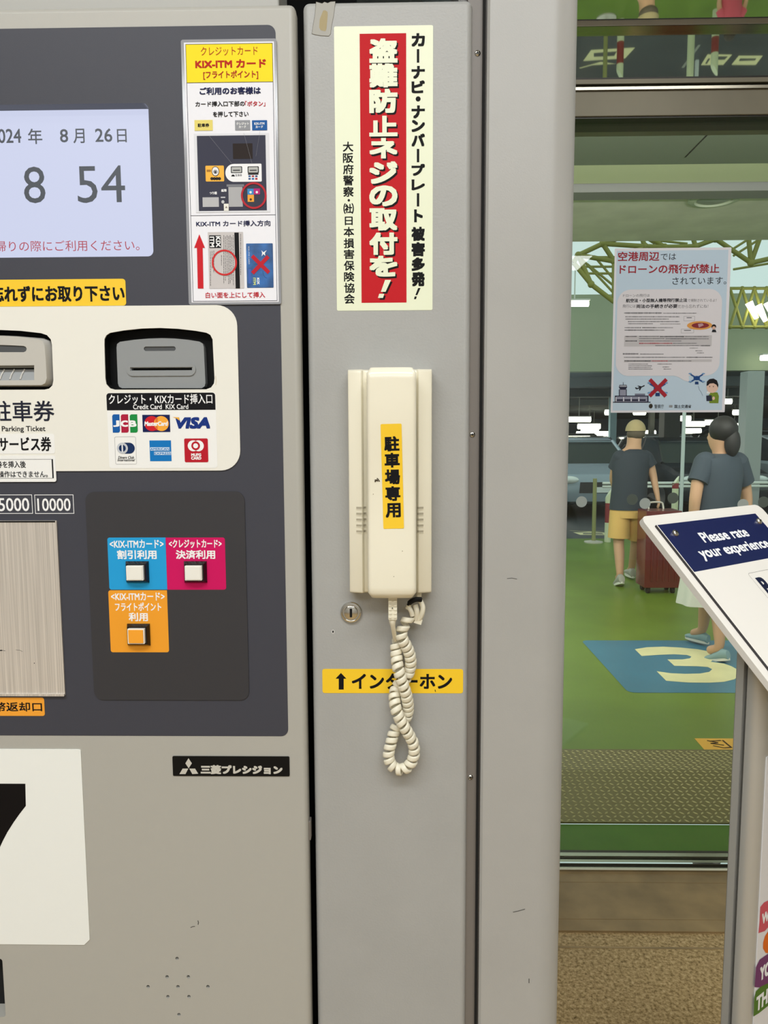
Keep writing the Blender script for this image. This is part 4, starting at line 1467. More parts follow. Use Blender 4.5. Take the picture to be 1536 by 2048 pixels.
m.flat(PO, rr(*RD(246, 1030, 1142, 1140), 0), d + .0001, ink((200, 196, 198)))
m.flat(PO, rr(*RD(244, 1276, 1142, 1302), 0), d + .0001, ink((200, 196, 198)))
DKG, RDG = ink((70, 68, 72)), ink((176, 70, 76))
for (x0_, x1_, y_, h_, c_) in ((246, 630, 800, 16, GT), (645, 985, 802, 10, GT), (258, 810, 838, 11, GT), (258, 700, 862, 11, GT), (285, 812, 888, 11, GT), (285, 540, 910, 10, GT), (615, 820, 912, 8, GT), (250, 420, 950, 11, GT), (430, 580, 950, 12, DKG), (588, 745, 950, 10, GT), (250, 560, 975, 12, DKG), (566, 660, 975, 10, GT), (258, 376, 1040, 12, DKG), (398, 600, 1040, 11, GT), (610, 860, 1042, 13, DKG), (870, 1110, 1042, 10, GT), (398, 660, 1062, 10, GT), (670, 1000, 1064, 11, DKG), (1005, 1110, 1064, 9, GT), (258, 376, 1086, 12, DKG), (398, 830, 1086, 10, GT), (400, 740, 1110, 13, RDG), (746, 990, 1110, 9, GT), (565, 1020, 1133, 9, GT), (1028, 1126, 1134, 13, DKG), (232, 390, 1218, 16, GT), (408, 650, 1220, 10, GT), (244, 870, 1253, 11, GT), (880, 1150, 1253, 12, DKG), (250, 520, 1290, 13, DKG), (526, 690, 1290, 13, RDG), (695, 935, 1290, 9, GT), (290, 490, 1322, 9, GT), (290, 530, 1340, 9, GT), (290, 520, 1358, 9, GT), (290, 535, 1374, 8, GT), (585, 735, 1322, 9, GT), (915, 1000, 1158, 8, GT), (975, 1045, 1186, 9, GT), (990, 1060, 1208, 9, GT), (640, 705, 1352, 9, GT), (650, 725, 1373, 9, GT)):
    x = x0_
    while x < x1_:
        L = random.uniform(5, 13)
        hh_ = h_ * random.uniform(.55, .95)
        m.flat(PO, rr(*RD(x, y_ - hh_ / 2, min(x + L, x1_), y_ + hh_ / 2), 0), d + .0003, c_)
        x += L + 2.5
for bx in ((855, 832, 968, 880), (828, 962, 958, 1005)):
    m.frame(PO, *RD(*bx), .0006, d + .0003, GT)
    m.flat(PO, rr(*RD(bx[0] + 30, bx[1] + 12, bx[2] - 30, bx[1] + 20), 0), d + .0003, GT)
kD = (RD(0, 0, 100, 100)[2] - RD(0, 0, 100, 100)[0]) / 100
def ED2(x, y, rx, ry, dd, c, **k):
    a, b = PO.at(*zD(x, y))
    m.flat(PO, ell(a, b, rx * kD, ry * kD, **k), dd, ink(c))
def PG(pts, dd, c):
    m.flat(PO, [PO.at(*zD(*t)) for t in pts], dd, ink(c))
ED2(1018, 927, 130, 44, d + .0004, (226, 160, 84))
ED2(1025, 927, 90, 28, d + .0005, (140, 52, 58))
PG(((1000, 912), (1045, 905), (1060, 925), (1010, 948)), d + .0006, (190, 150, 156))
ED2(1163, 940, 24, 24, d + .0005, (40, 36, 38))
ED2(1163, 952, 18, 16, d + .0006, (220, 180, 160))
PG(((1140, 996), (1150, 970), (1180, 970), (1190, 996)), d + .0005, (40, 40, 46))
# airport building, aircraft, drones, child holding a remote
INKP = (46, 46, 66)
PG(((150, 1712), (150, 1645), (495, 1645), (495, 1712)), d + .0003, INKP)
PG(((165, 1706), (165, 1655), (482, 1655), (482, 1706)), d + .0004, (150, 152, 170))
for k in range(4):
    PG(((170 + k * 78, 1700), (170 + k * 78, 1682), (232 + k * 78, 1682), (232 + k * 78, 1700)), d + .0005, INKP)
    PG(((158 + k * 78, 1706), (158 + k * 78, 1660), (165 + k * 78, 1660), (165 + k * 78, 1706)), d + .0006, (235, 235, 240))
PG(((130, 1716), (130, 1708), (515, 1708), (515, 1716)), d + .0007, INKP)
PG(((355, 1645), (355, 1625), (460, 1625), (460, 1645)), d + .0004, (120, 122, 140))
PG(((192, 1645), (192, 1580), (272, 1580), (272, 1645)), d + .0004, INKP)
PG(((200, 1645), (200, 1585), (264, 1585), (264, 1645)), d + .0005, (150, 152, 170))
PG(((192, 1560), (198, 1535), (270, 1535), (276, 1560), (262, 1580), (206, 1580)), d + .0006, INKP)
PG(((198, 1555), (202, 1540), (266, 1540), (270, 1555)), d + .0007, (170, 175, 185))
PG(((233, 1535), (234, 1508), (238, 1508), (239, 1535)), d + .0004, INKP)
PG(((356, 1562), (368, 1560), (378, 1568), (402, 1558), (380, 1545), (392, 1543), (425, 1550), (448, 1538), (458, 1540), (452, 1550), (424, 1562), (408, 1592), (398, 1592), (402, 1570), (378, 1580), (366, 1578)), d + .0003, (40, 40, 48))
def drone(cx, cy, s, dd):
    for sx, sy in ((-1, -1), (1, -1), (-1, 1), (1, 1)):
        PG(((cx - 6 * s * sy * sx, cy + 6 * s), (cx + sx * 78 * s, cy + sy * 48 * s + 10 * s), (cx + sx * 78 * s, cy + sy * 48 * s - 10 * s), (cx + 6 * s * sy * sx, cy - 6 * s)), dd, (44, 82, 142))
        ED2(cx + sx * 80 * s, cy + sy * 48 * s - 6 * s, 20 * s, 9 * s, dd + .0001, (120, 160, 200))
    ED2(cx, cy, 40 * s, 26 * s, dd + .00015, (36, 74, 134))
    PG(((cx - 22 * s, cy + 75 * s), (cx - 20 * s, cy + 42 * s), (cx + 20 * s, cy + 42 * s), (cx + 22 * s, cy + 75 * s)), dd + .0001, (36, 66, 116))
drone(588, 1572, 1.05, d + .0003)
drone(988, 1466, .85, d + .0004)
for p0, p1 in (((508, 1480), (672, 1652)), ((678, 1478), (506, 1650))):
    m.line(PO, [PO.at(*zD(*p0)), PO.at(*zD(*p1))], 38 * kD, d + (.0008 if p0[0] < 600 else .00085), ink((172, 42, 54)))
m.line(PO, [PO.at(*zD(*t)) for t in ((1005, 1545), (1015, 1585), (1035, 1610), (1050, 1648))], .0008, d + .0003, ink((90, 110, 140)))
PG(((1118, 1722), (1112, 1640), (1130, 1612), (1200, 1612), (1215, 1650), (1210, 1722)), d + .0003, (122, 146, 52))
PG(((1085, 1625), (1095, 1600), (1135, 1595), (1125, 1625)), d + .0003, (235, 238, 240))
ED2(1148, 1560, 60, 58, d + .0004, (232, 196, 178))
m.flat(PO, [PO.at(*zD(*t)) for t in ((1088, 1545), (1092, 1500), (1120, 1475), (1160, 1470), (1195, 1490), (1210, 1535), (1205, 1565), (1190, 1535), (1160, 1518), (1120, 1522), (1105, 1540))], d + .0005, ink((36, 32, 36)))
for x_ in (1120, 1158):
    ED2(x_, 1552, 4, 7, d + .0005, (40, 30, 30))
PG(((1088, 1700), (1085, 1645), (1140, 1640), (1145, 1700)), d + .0005, (52, 56, 72))
ED2(1160, 1672, 14, 18, d + .0006, (232, 196, 178))
ED2(518, 1752, 20, 24, d + .0003, (60, 54, 44))
m.text(PO, '警察庁', RD(555, 1735, 652, 1776), d + .0003, PKk)
m.text(PO, '国土交通省', RD(760, 1738, 932, 1772), d + .0003, PKk, bold=.01)
m.flat(PO, rr(*RD(705, 1742, 740, 1766), 0), d + .0003, ink((150, 152, 156)))
tag(m.build('drone_poster'), 'pale blue paper poster about drones stuck on the glass door', 'poster')

# ================================================================== outdoor ground
M_GREEN = mat('green_floor_paint', (108, 134, 46), 0.35, var=(1.4, 0.14), spec=0.3)
M_DGREEN = mat('dark_green_strip', (78, 116, 44), 0.5, var=(4, 0.1), spec=0.15)
M_BLUE = mat('blue_floor_paint', (58, 122, 152), 0.35, var=(2, 0.08))
M_FWH = mat('cream_floor_paint', (238, 228, 176), 0.4, var=(6, 0.06))
M_ROAD = mat('dark_road', (62, 66, 70), 0.45, var=(1.5, 0.15))
M_OYEL = mat('orange_floor_sticker', (240, 176, 56), 0.4)
PF = Pl((0, 0, 0.0), (1, 0, 0), (0, 1, 0))
yr = 10.85
m = MB()
m.box((-6, ys[-1], -.05), (14, G(1300, 1649).y, -.0005), M_DGREEN)
struct(m, 'floor_strip', origin=(0, 2.6, 0))
m = MB()
yp1 = G(1290, 1501).y
m.box((-6, yp1, -.05), (14, yr, 0), M_GREEN)
bx0, bx1, by0, by1 = 1.352, 3.4, 4.24, 5.363
m.flat(PF, rr(bx0, by0, bx1, by1, .05), .0012, M_BLUE)
zG_ = Z(1080, 1250, 3.3684)
def fl(x, y):
    p = G(*zG_(x, y))
    return (p.x, p.y)
three = [(638, 165), (720, 152), (830, 148), (950, 154), (1060, 165), (1130, 178), (1175, 200), (1180, 225), (1150, 250), (1240, 262), (1290, 280), (1335, 305), (1345, 335), (1310, 368), (1240, 385), (1140, 391), (1000, 390), (850, 378), (785, 313), (880, 327), (980, 331), (1080, 329), (1140, 318), (1160, 300), (1130, 285), (1060, 280), (905, 277), (858, 234), (960, 234), (1010, 226), (1020, 215), (990, 204), (900, 199), (800, 203), (685, 211)]
m.flat(PF, [fl(*t) for t in three], .0022, M_FWH)
ps = [fl(*t) for t in ((1040, 765), (1300, 762))] + [fl(*t) for t in ((1300, 845), (1110, 845))]
dxx = .55
m.flat(PF, [ps[0], (ps[0][0] + dxx, ps[0][1]), (ps[3][0] + dxx, ps[3][1]), ps[3]], .0012, M_OYEL)
for pts in (((1125, 780), (1200, 795), (1150, 800), (1240, 812)), ((1230, 778), (1255, 800), (1290, 828)), ((1165, 815), (1240, 830), (1290, 826)), ((1140, 785), (1220, 780))):
    m.line(PF, [fl(*t) for t in pts], .010, .0018, ink((70, 48, 30)))
struct(m, 'floor_outdoor', origin=(0, 6, 0))
m = MB()
m.box((-20, yr, -.05), (45, 75, 0), M_ROAD)
# painted marks on the dark road beyond
def fr_(x, y):
    p = G(*Z(1120, 0, 3.692)(x, y), 7.0)
    return (p.x, p.y)
def mk(pts, d=.002, mm=None):
    m.flat(PF, [fr_(*t) for t in pts], d, mm or M_FWH)
mk(((230, 368), (555, 350), (480, 430), (170, 450)))
mk(((250, 390), (420, 378), (400, 412), (250, 418)), .003, M_ROAD)
mk(((140, 500), (300, 455), (415, 470), (240, 480), (150, 505)))
mk(((1090, 400), (1272, 402), (1205, 478), (1040, 480)))
mk(((1170, 415), (1240, 415), (1215, 440), (1155, 440)), .003, M_ROAD)
mk(((1095, 430), (1110, 430), (1085, 470), (1070, 470)), .003, M_ROAD)
mk(((1320, 410), (1498, 410), (1445, 478), (1265, 478)))
mk(((1330, 430), (1450, 430), (1440, 445), (1320, 450)), .003, M_ROAD)
mk(((1020, 330), (1040, 330), (915, 500), (895, 500)), .002, mat('grey_road_line', (150, 150, 140), .5))
struct(m, 'floor_road', origin=(0, 20, 0))

# tread plate: two sloping sheets meeting in a ridge, raised bar pattern
M_TREAD = mat('tread_plate', (116, 106, 64), 0.5, 0.2)
M_TBAR = mat('worn_bright_tread_bar', (198, 186, 138), 0.45, 0.3)  # bars polished by wear, lightened further to stand in for light catching them
ya_, yb_, yc_ = G(1290, 1648).y, G(1290, 1555).y, yp1
m = MB()
zr_ = .035
X0, X1 = 0.3, 3.0
m.add([(X0, ya_, .006), (X1, ya_, .006), (X1, yb_, zr_), (X0, yb_, zr_), (X1, yc_, .006), (X0, yc_, .006), (X0, ya_, 0), (X1, ya_, 0)], [(0, 1, 2, 3), (3, 2, 4, 5), (6, 7, 1, 0)], M_TREAD)
pit_ = .027
ny = int((yc_ - ya_) / pit_)
nx = int((X1 - X0) / pit_)
for j in range(ny + 1):
    for i in range(nx):
        x_, y_ = X0 + (i + .5) * pit_, ya_ + .012 + j * pit_ * .98
        if y_ > yc_ - .01:
            continue
        z_ = .006 + (zr_ - .006) * ((y_ - ya_) / (yb_ - ya_) if y_ < yb_ else (yc_ - y_) / (yc_ - yb_))
        sl = (zr_ - .006) / (yb_ - ya_) if y_ < yb_ else -(zr_ - .006) / (yc_ - yb_)
        a = PI / 4 if (i + j) % 2 else -PI / 4
        c, q = math.cos(a), math.sin(a)
        pts = [(-.012, 0, 0), (0, -.0042, 0), (.012, 0, 0), (0, .0042, 0), (-.006, 0, .0028), (.006, 0, .0028)]
        m.add([(x_ + u_ * c - v2 * q, y_ + u_ * q + v2 * c, z_ + h_ + sl * (u_ * q + v2 * c)) for u_, v2, h_ in pts], [(0, 1, 4), (1, 5, 4), (1, 2, 5), (2, 3, 5), (3, 4, 5), (3, 0, 4)], M_TBAR)
tag(m.build('tread_plate', origin=(1.6, yb_, 0)), 'patterned metal ramp plate lying across the green floor outside the door', 'ramp')

# ================================================================== canopy and beyond
ZC = 3.5
M_MIRR = mat('polished_canopy', (232, 232, 222), 0.02, 1.0)
M_CDARK = mat('dark_canopy_panel', (112, 118, 104), 0.5)
M_CLITE = mat('pale_canopy_panel', (205, 205, 172), 0.6)
M_CBEAM = mat('grey_beam', (130, 128, 128), 0.55)
M_CONC = mat('green_concrete', (216, 208, 200), 0.8, var=(3, 0.1))
yc = [G(1300, y, ZC).y for y in (228, 283, 328, 366, 388, 482)]
m = MB()
m.box((-6, YD + .1, ZC), (16, yc[0], ZC + .05), M_MIRR)
struct(m, 'ceiling_canopy', origin=(0, 3, ZC))
m = MB()
m.box((-6, yc[0], ZC - .004), (16, yc[2], ZC + .05), M_CDARK)
g0_, g1_ = G(1432, 252, ZC - .005), G(1370, 315, ZC - .005)
pc_ = Pl((0, 0, ZC - .0045), (1, 0, 0), (0, -1, 0))
m.line(pc_, [(g0_.x, -g0_.y), (g1_.x, -g1_.y)], .012, .0005, M_DBAR)
m.box((-6, yc[2], ZC), (16, yc[3], ZC + .05), M_CLITE)
struct(m, 'ceiling_panel', origin=(0, 5, ZC))
m = MB()
m.box((-6, yc[3] + .02, ZC - .06), (16, yc[4] - .05, ZC + .1), M_CBEAM)
struct(m, 'ceiling_beam', origin=(0, 6, ZC))
m = MB()
m.box((-6, yc[4], ZC), (16, yc[5], ZC + .25), M_CONC)
struct(m, 'ceiling_soffit', origin=(0, 7, ZC))
gl0 = G(1429, 396, ZC)
m = MB()
m.loft([[(gl0.x + r * math.cos(2 * PI * j / 32), gl0.y + r * math.sin(2 * PI * j / 32), ZC - d_) for j in range(32)] for r, d_ in ((.21, 0), (.21, .018), (.16, .028), (.15, .012), (.01, .012))], mat('lamp_ring', (186, 190, 170), .4))
dl = m.build('ceiling_light', smooth=True, angle=40)
tag(dl, 'round white fitting set in the pale concrete canopy above drone poster', 'light')
m = MB()
m.loft([[(gl0.x + r * math.cos(2 * PI * j / 32), gl0.y + r * math.sin(2 * PI * j / 32), ZC - .013 - d_) for j in range(32)] for r, d_ in ((.14, 0), (.10, .012), (.01, .016))], mat('lamp_lens', (150, 156, 146), .3))
m.build('lens', dl, smooth=True)

# green fascia of the parking building, dark ceiling inside
M_FASC = mat('green_fascia', (158, 166, 140), 0.75, var=(.4, .06))
M_GCEIL = mat('dark_garage_ceiling', (112, 120, 124), 0.8)
M_GWALL = mat('garage_wall', (118, 128, 142), 0.8)
YG = 16.0
zf0, zf1 = U(1300, 742, YG).z, U(1300, 588, YG).z
m = MB()
m.box((-20, YG, zf0), (45, YG + .3, zf1), M_FASC)
struct(m, 'wall_fascia', origin=(8, YG, zf0))
m = MB()
m.box((-20, YG + .3, zf0), (45, 60, zf0 + .3), M_GCEIL)
struct(m, 'ceiling_garage', origin=(8, 30, zf0))
for yy in (17.5, 22, 28):
    m = MB()
    m.box((-20, yy, zf0 - .22), (45, yy + .5, zf0 - .002), M_GCEIL)
    struct(m, 'ceiling_joist', origin=(8, yy, zf0))
m = MB()
m.box((-20, 60, 0), (45, 60.3, zf0), M_GWALL)
struct(m, 'wall_garage', origin=(8, 60, 0))

# ceiling tubes
M_TUBE = mat('lit_tube', (255, 255, 232), 0.4, emit=9)
M_TRAY = mat('lamp_tray', (210, 210, 200), 0.5)
tubes = [(1120, 1178, 608, 14.2, 'lit tube hanging highest, before the green fascia'), (1206, 1226, 736, 16.6, 'short lit tube under the fascia, left of the poster'), (1521, 1560, 716, 15.5, 'lit tube near right frame edge, above the pale square column'), (1450, 1462, 734, 16.8, 'short lit tube just right of the poster edge'),
         (1447, 1463, 803, 22, 'lit tube right of the poster corner, below the crossbeam'), (1466, 1498, 825, 24, 'bright lit tube beside the pale square column'), (1210, 1224, 825, 25, 'lit tube at the lower left corner of the poster'), (1267, 1291, 825, 25, 'short lit tube at the bottom edge of the poster'),
         (1134, 1182, 839, 24, 'long lit tube beside the grey column edge'), (1320, 1382, 837, 25, 'long lit tube under the poster, above the dark pillar'), (1365, 1410, 848, 30, 'lit tube behind the glass door edge'), (1410, 1462, 845, 26.6, 'long lit tube above the woman with dark hair'),
         (1155, 1201, 853, 31, 'upper lit tube of the cluster left of the man in cap'), (1459, 1478, 852, 33, 'lit tube right of the woman with dark hair'), (1480, 1496, 856, 36, 'smaller lit tube touching the pale square column'), (1162, 1197, 861, 38, 'middle lit tube of the cluster left of the man in cap'), (1292, 1311, 866, 40, 'lit tube at the brim of the man with cap'), (1152, 1223, 868, 41, 'lowest long lit tube left of the man in cap'), (1368, 1402, 862, 40, 'lit tube low beside the glass door edge')]
for x0_, x1_, y_, Y_, lb in tubes:
    p0, p1 = U(x0_, y_, Y_), U(x1_, y_, Y_)
    r_ = Y_ / FPX * 5.0
    t = thing('tube_light', (p0 + p1) / 2, lb, 'light', 'ceiling lamps of the car park')
    m = MB()
    m.tube([p0, p0.lerp(p1, .02), p0.lerp(p1, .98), p1], [r_ * .3, r_, r_, r_ * .3], M_TUBE, 10)
    m.build('tube', t, smooth=True)
    m = MB()
    ztop_ = zf0 if Y_ > YG else (U(1150, 512, 14.2).z if y_ == 608 else p0.z + .25)
    m.box((p0.x, Y_ - .1, p0.z + r_), (p1.x, Y_ + .1, p0.z + r_ + .03), M_TRAY)
    m.box(((p0.x + p1.x) / 2 - .01, Y_ - .01, p0.z + r_ + .03), ((p0.x + p1.x) / 2 + .01, Y_ + .01, max(ztop_ - .006, p0.z + r_ + .035)), M_TRAY)
    m.build('tray', t)

# garage columns
M_PCOL = mat('pale_column', (172, 176, 174), 0.6)
M_DCOL = mat('dark_column', (52, 56, 54), 0.5)
M_CCOL = mat('cyan_column', (170, 205, 215), 0.5)
for nm, x0_, x1_, Y_, zt_, mm, lb in (('column', 1489, 1523, 13.0, None, M_PCOL, 'pale grey square column right of the drone poster'), ('column', 1327, 1359, 19.0, None, M_DCOL, 'dark column between the man in cap and the glass edge'), ('column', 1219, 1232, 24.0, None, M_CCOL, 'thin pale cyan column left of the man in cap'), ('column', 1298, 1308, 26.0, None, M_DCOL, 'thin dark column right of the head of the man in cap')):
    a, b = U(x0_, 900, Y_).x, U(x1_, 900, Y_).x
    m = MB()
    m.box((a, Y_, 0), (b, Y_ + (b - a), zf0 if Y_ > YG else U(1505, 742, Y_).z), mm)
    if mm is M_DCOL and Y_ < 20:
        pcx = Pl((0, Y_ - .002, 0))
        m.textpx(pcx, 'F', (1345, 932, 1350, 941), .001, WHT)
    tag(m.build(nm, bevel=.01), lb, 'column')

# roof trusses beyond the canopy
M_TRUSS = mat('olive_truss_paint', (138, 136, 62), 0.6)
zt_ = Z(1120, 360, 3.692)
def tp(x, y, Y):
    return U(*zt_(x, y), Y)
def truss(nm, members, Y, Y2, r, lb):
    m = MB()
    nodes = {}
    for a, b in members:
        m.tube([tp(*a, Y), tp(*b, Y)], r, M_TRUSS, 8)
        nodes[a] = nodes.get(a, 0) + 1
        nodes[b] = nodes.get(b, 0) + 1
    for q_, c_ in nodes.items():
        if c_ > 2:
            m.ball(tp(*q_, Y), r * 1.5, M_TRUSS, n=10, k=6)
    return tag(m.build(nm, smooth=True, angle=50), lb, 'truss')
a_, b_, c_, d_, e_, f_, g_ = (100, 610), (135, 555), (315, 470), (590, 375), (940, 275), (1370, 185), (1700, 120)
truss('roof_truss', [(a_, b_), (b_, c_), (c_, d_), (d_, e_), (e_, f_), (f_, g_), (d_, (625, 490)), (d_, (770, 495)), (d_, (1150, 435)), (e_, (1000, 490)), (e_, (1150, 435)), ((1150, 435), (1410, 612)), (e_, (1500, 360)), (f_, (1410, 612)), (f_, (1640, 330)), ((1410, 612), (1500, 360)), ((1410, 612), (1640, 560)), ((1150, 435), (1500, 360)), ((1000, 490), (1150, 435)), (c_, (400, 600)), (c_, (625, 490)), (b_, (400, 600)), (a_, (230, 770)), ((230, 770), (400, 900)), (b_, (230, 770)), ((770, 495), (1000, 490)), ((625, 490), (770, 495)), ((1500, 360), (1640, 330)), ((400, 600), (625, 490)), ((400, 600), (400, 900))], 12.0, None, .038, 'large olive green space frame roof truss under the canopy edge')
truss('roof_truss', [((110, 570), (420, 570)), ((130, 640), (420, 640)), ((150, 690), (420, 690)), ((150, 570), (420, 860)), ((250, 560), (420, 760)), ((560, 385), (700, 470)), ((1300, 220), (1320, 420)), ((900, 420), (1540, 300)), ((1280, 560), (1500, 420)), ((1280, 660), (1640, 600)), ((560, 430), (940, 470)), ((1260, 520), (1560, 330)), ((200, 620), (420, 800))], 14.2, None, .022, 'thinner olive truss rods crossing behind the large roof truss')
mem = []
for k in range(5):
    x_ = 1255 + k * 90
    mem += [((x_, 800), (x_ + 90, 800)), ((x_, 1085), (x_ + 90, 1085)), ((x_, 800), (x_ + 90, 1085)), ((x_ + 90, 800), (x_, 1085)), ((x_, 1085), (x_ + 45, 940)), ((x_ + 45, 940), (x_ + 90, 1085))]
truss('box_truss', mem, 14.8, None, .03, 'yellowish lattice box truss crossing the green fascia at right')
M_SPOT = mat('lit_spotlight', (255, 252, 225), .4, emit=6)
for k, (x_, y_) in enumerate(((1395, 905), (1462, 925), (1530, 905))):
    m = MB()
    p = tp(x_, y_, 14.6)
    m.tube([p, p + Vector((.16, 0, -.30))], [.07, .04], M_SPOT, 12)
    tag(m.build('spotlight', smooth=True), ('leftmost', 'middle', 'rightmost')[k] + ' of three lit spotlights fixed on the box truss', 'light', 'spotlights on the box truss')
# thin steel band of sky-side glazing under the trusses

# ================================================================== bollards, barrier post
M_BWH = mat('bollard_white', (222, 226, 196), .5)
M_BRED = mat('bollard_red', (150, 50, 58), .5)
def bollard(px, py, Y, top, r0_, r1_, lb):
    b = thing('bollard', (U(px, py, Y).x, Y, 0), lb, 'bollard', 'red and white bollards on the green floor')
    x_, zt2 = U(px, py, Y).x, U(px, top, Y).z
    zr0, zr1 = U(px, r1_, Y).z, U(px, r0_, Y).z
    def cyl(z0, z1, mm, nm, slant=0):
        m = MB()
        r = .045
        rg = [[(x_ + r * math.cos(q), Y + r * math.sin(q), z_ + (slant * math.cos(q) if k == 1 else 0)) for q in [2 * PI * j / 20 for j in range(20)]] for k, z_ in enumerate((z0, z1))]
        m.loft(rg, mm)
        m.build(nm, b, smooth=True, angle=40)
    cyl(0, zr0, M_BWH, 'post')
    cyl(zr0, zr1, M_BRED, 'red_band')
    cyl(zr1, zt2 - .07, M_BWH, 'cap', .07)
bollard(1215, 1083, 10.5, 977, 1006, 1045, 'red and white bollard just left of the man in tan shorts')
bollard(1347, 1083, 10.6, 952, 966, 977, 'red and white bollard behind the suitcase and glass edge')
bollard(1392, 1083, 10.3, 972, 1012, 1040, 'red and white bollard rising behind left end of feedback board')
xq = U(1187, 1085, 10.45).x
bp = thing('barrier_post', (xq, 10.45, 0), 'thin yellowish upright post with flat base beside black car', 'post')
m = MB()
m.tube([(xq, 10.45, .02), (xq, 10.45, U(1187, 957, 10.45).z)], .028, mat('olive_post', (150, 150, 100), .45), 14)
m.build('post', bp, smooth=True)
m = MB()
m.loft([[(xq + r * math.cos(2 * PI * j / 24), 10.45 + r * math.sin(2 * PI * j / 24), z_) for j in range(24)] for r, z_ in ((.13, 0), (.13, .015), (.05, .03), (.03, .03))], M_STEEL)
m.build('base', bp, smooth=True, angle=40)
m = MB()
xg0, xg1 = U(1205, 970, 12.6).x, 14
for y_ in (966, 973):
    z_ = U(1300, y_, 12.6).z
    m.tube([(xg0, 12.6, z_), (xg1, 12.6, z_)], .022, mat('white_reflection_rail', (238, 240, 232), .25), 10)
gr = m.build('reflection_rail', smooth=True)  # double rail added in place of bright lines reflected in the glass
tag(gr, 'low double white rail standing in for bright lines reflected in the glass', 'rail')
for k in range(6):
    m = MB()
    x_ = xg0 + .3 + k * 1.9
    m.tube([(x_, 12.63, 0), (x_, 12.63, U(1300, 966, 12.6).z)], .02, M_PCOL, 8)
    m.build('post', gr, smooth=True)
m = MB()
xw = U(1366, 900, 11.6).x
m.tube([(xw, 11.6, 0), (xw, 11.6, U(1366, 824, 11.6).z)], .028, mat('white_streak_paint', (226, 232, 232), .3), 12)
tag(m.build('streak_bar', smooth=True), 'thin white upright standing in for a bright streak in the glass, between the two people', 'streak_bar')  # upright bar added in place of a bright reflected streak in the glass

# ================================================================== parked cars
M_TYRE = mat('tyre_rubber', (24, 24, 25), .8)
M_CGL = mat('car_glass', (40, 50, 56), .08, spec=.8)
M_LAMPW = mat('headlamp_lens', (232, 236, 232), .1, spec=.8)
M_RIM = mat('wheel_rim', (160, 162, 162), .3, .8)
M_GRIL = mat('car_grille', (26, 27, 30), .4)
def car(x, y, col, lb, hgt=1.46, flip=False):
    paint = MATS.get('car_%d_%d_%d' % col) or mat('car_%d_%d_%d' % col, col, .22, spec=.6, coat=.6)
    c = thing('car', (x, y + 2.1, 0), lb, 'car', 'parked cars in the car park')
    W2, L = .86, 4.3
    def X(a, b_, z_):
        yy = (L - b_) if flip else b_
        return (x + a, y + yy, z_)
    side = [(0.05, .30), (0.0, .45), (0.02, .66), (.10, .80), (.55, .90), (1.15, .98), (3.9, 1.02), (4.22, .95), (4.30, .7), (4.27, .35), (4.1, .24), (.25, .22)]
    m = MB()
    rings = []
    for a, k in ((-W2, .93), (-W2 + .05, 1.0), (W2 - .05, 1.0), (W2, .93)):
        rings.append([X(a, 2.15 + (b_ - 2.15) * (k if k < 1 else 1), .24 + (z_ - .24) * k) for b_, z_ in side])
    m.loft(rings, paint)
    m.build('body', c, smooth=True, angle=25)
    cab = [(1.05, .97), (1.75, hgt - .06), (2.1, hgt), (3.3, hgt - .02), (3.75, hgt - .16), (4.05, 1.0)]
    m = MB()
    rings = [[X(a * (W2 - .06 - .16 * max(0, z_ - .97) / .5), b_, z_) for b_, z_ in cab] for a in (-1, 1)]
    m.loft(rings, M_CGL)
    m.build('windows', c)
    m = MB()
    rf = [(1.72, hgt - .07), (2.1, hgt + .008), (3.3, hgt - .012), (3.76, hgt - .165)]
    m.loft([[X(a * (W2 - .20), b_, z_ + .002) for b_, z_ in rf] + [X(a * (W2 - .20), b_, z_ - .03) for b_, z_ in rf[::-1]] for a in (-1, 1)], paint)
    for a in (-1, 1):
        for p0, p1 in (((1.05, .97), (1.74, hgt - .06)), ((2.55, .99), (2.5, hgt)), ((4.05, 1.0), (3.74, hgt - .16))):
            f0 = a * (W2 - .06)
            f1 = a * (W2 - .06 - .16 * (p1[1] - .97) / .5)
            m.tube([X(f0, *p0), X(f1, *p1)], .035, paint, 6)
    m.build('roof', c, smooth=True, angle=40)
    for a in (-1, 1):
        for b_ in (.82, 3.45):
            m = MB()
            q = Vector(X(a * (W2 - .11), b_, .31))
            m.loft([[(q.x + a * dx, q.y + r * math.cos(t), .31 + r * math.sin(t)) for t in [2 * PI * j / 24 for j in range(24)]] for r, dx in ((.31, -.1), (.31, .10), (.27, .125))], M_TYRE)
            m.loft([[(q.x + a * dx, q.y + r * math.cos(t), .31 + r * math.sin(t)) for t in [2 * PI * j / 24 for j in range(24)]] for r, dx in ((.20, .10), (.20, .13), (.02, .135))], M_RIM)
            m.build('wheel', c, smooth=True, angle=40)
        m = MB()
        q = Vector(X(a * .60, .06, .70))
        m.ball((q.x, q.y + (0 if not flip else 0), q.z), (.19, .10, .075), M_LAMPW if not flip else M_BRED, n=14, k=8)
        m.build('headlight' if not flip else 'tail_light', c, smooth=True)
    m = MB()
    m.add([X(-.42, -.005, .46), X(.42, -.005, .46), X(.40, .015, .66), X(-.40, .015, .66)], [(0, 1, 2, 3)], M_GRIL)
    m.build('grille', c)
    m = MB()
    m.add([X(-.17, -.012, .47), X(.17, -.012, .47), X(.17, -.004, .57), X(-.17, -.004, .57)], [(0, 1, 2, 3)], M_LAMPW)
    m.build('number_plate', c)
    return c
car(1.75, 11.55, (14, 15, 16), 'black car half hidden by the grey column at left', 1.62)
car(3.75, 13.6, (150, 164, 176), 'silver blue car behind the thin barrier post and bollard')
car(6.0, 13.6, (40, 44, 50), 'dark grey car behind the glass edge, next to the rail')
car(8.3, 13.7, (172, 182, 190), 'pale car behind the pale square column at right', 1.5)
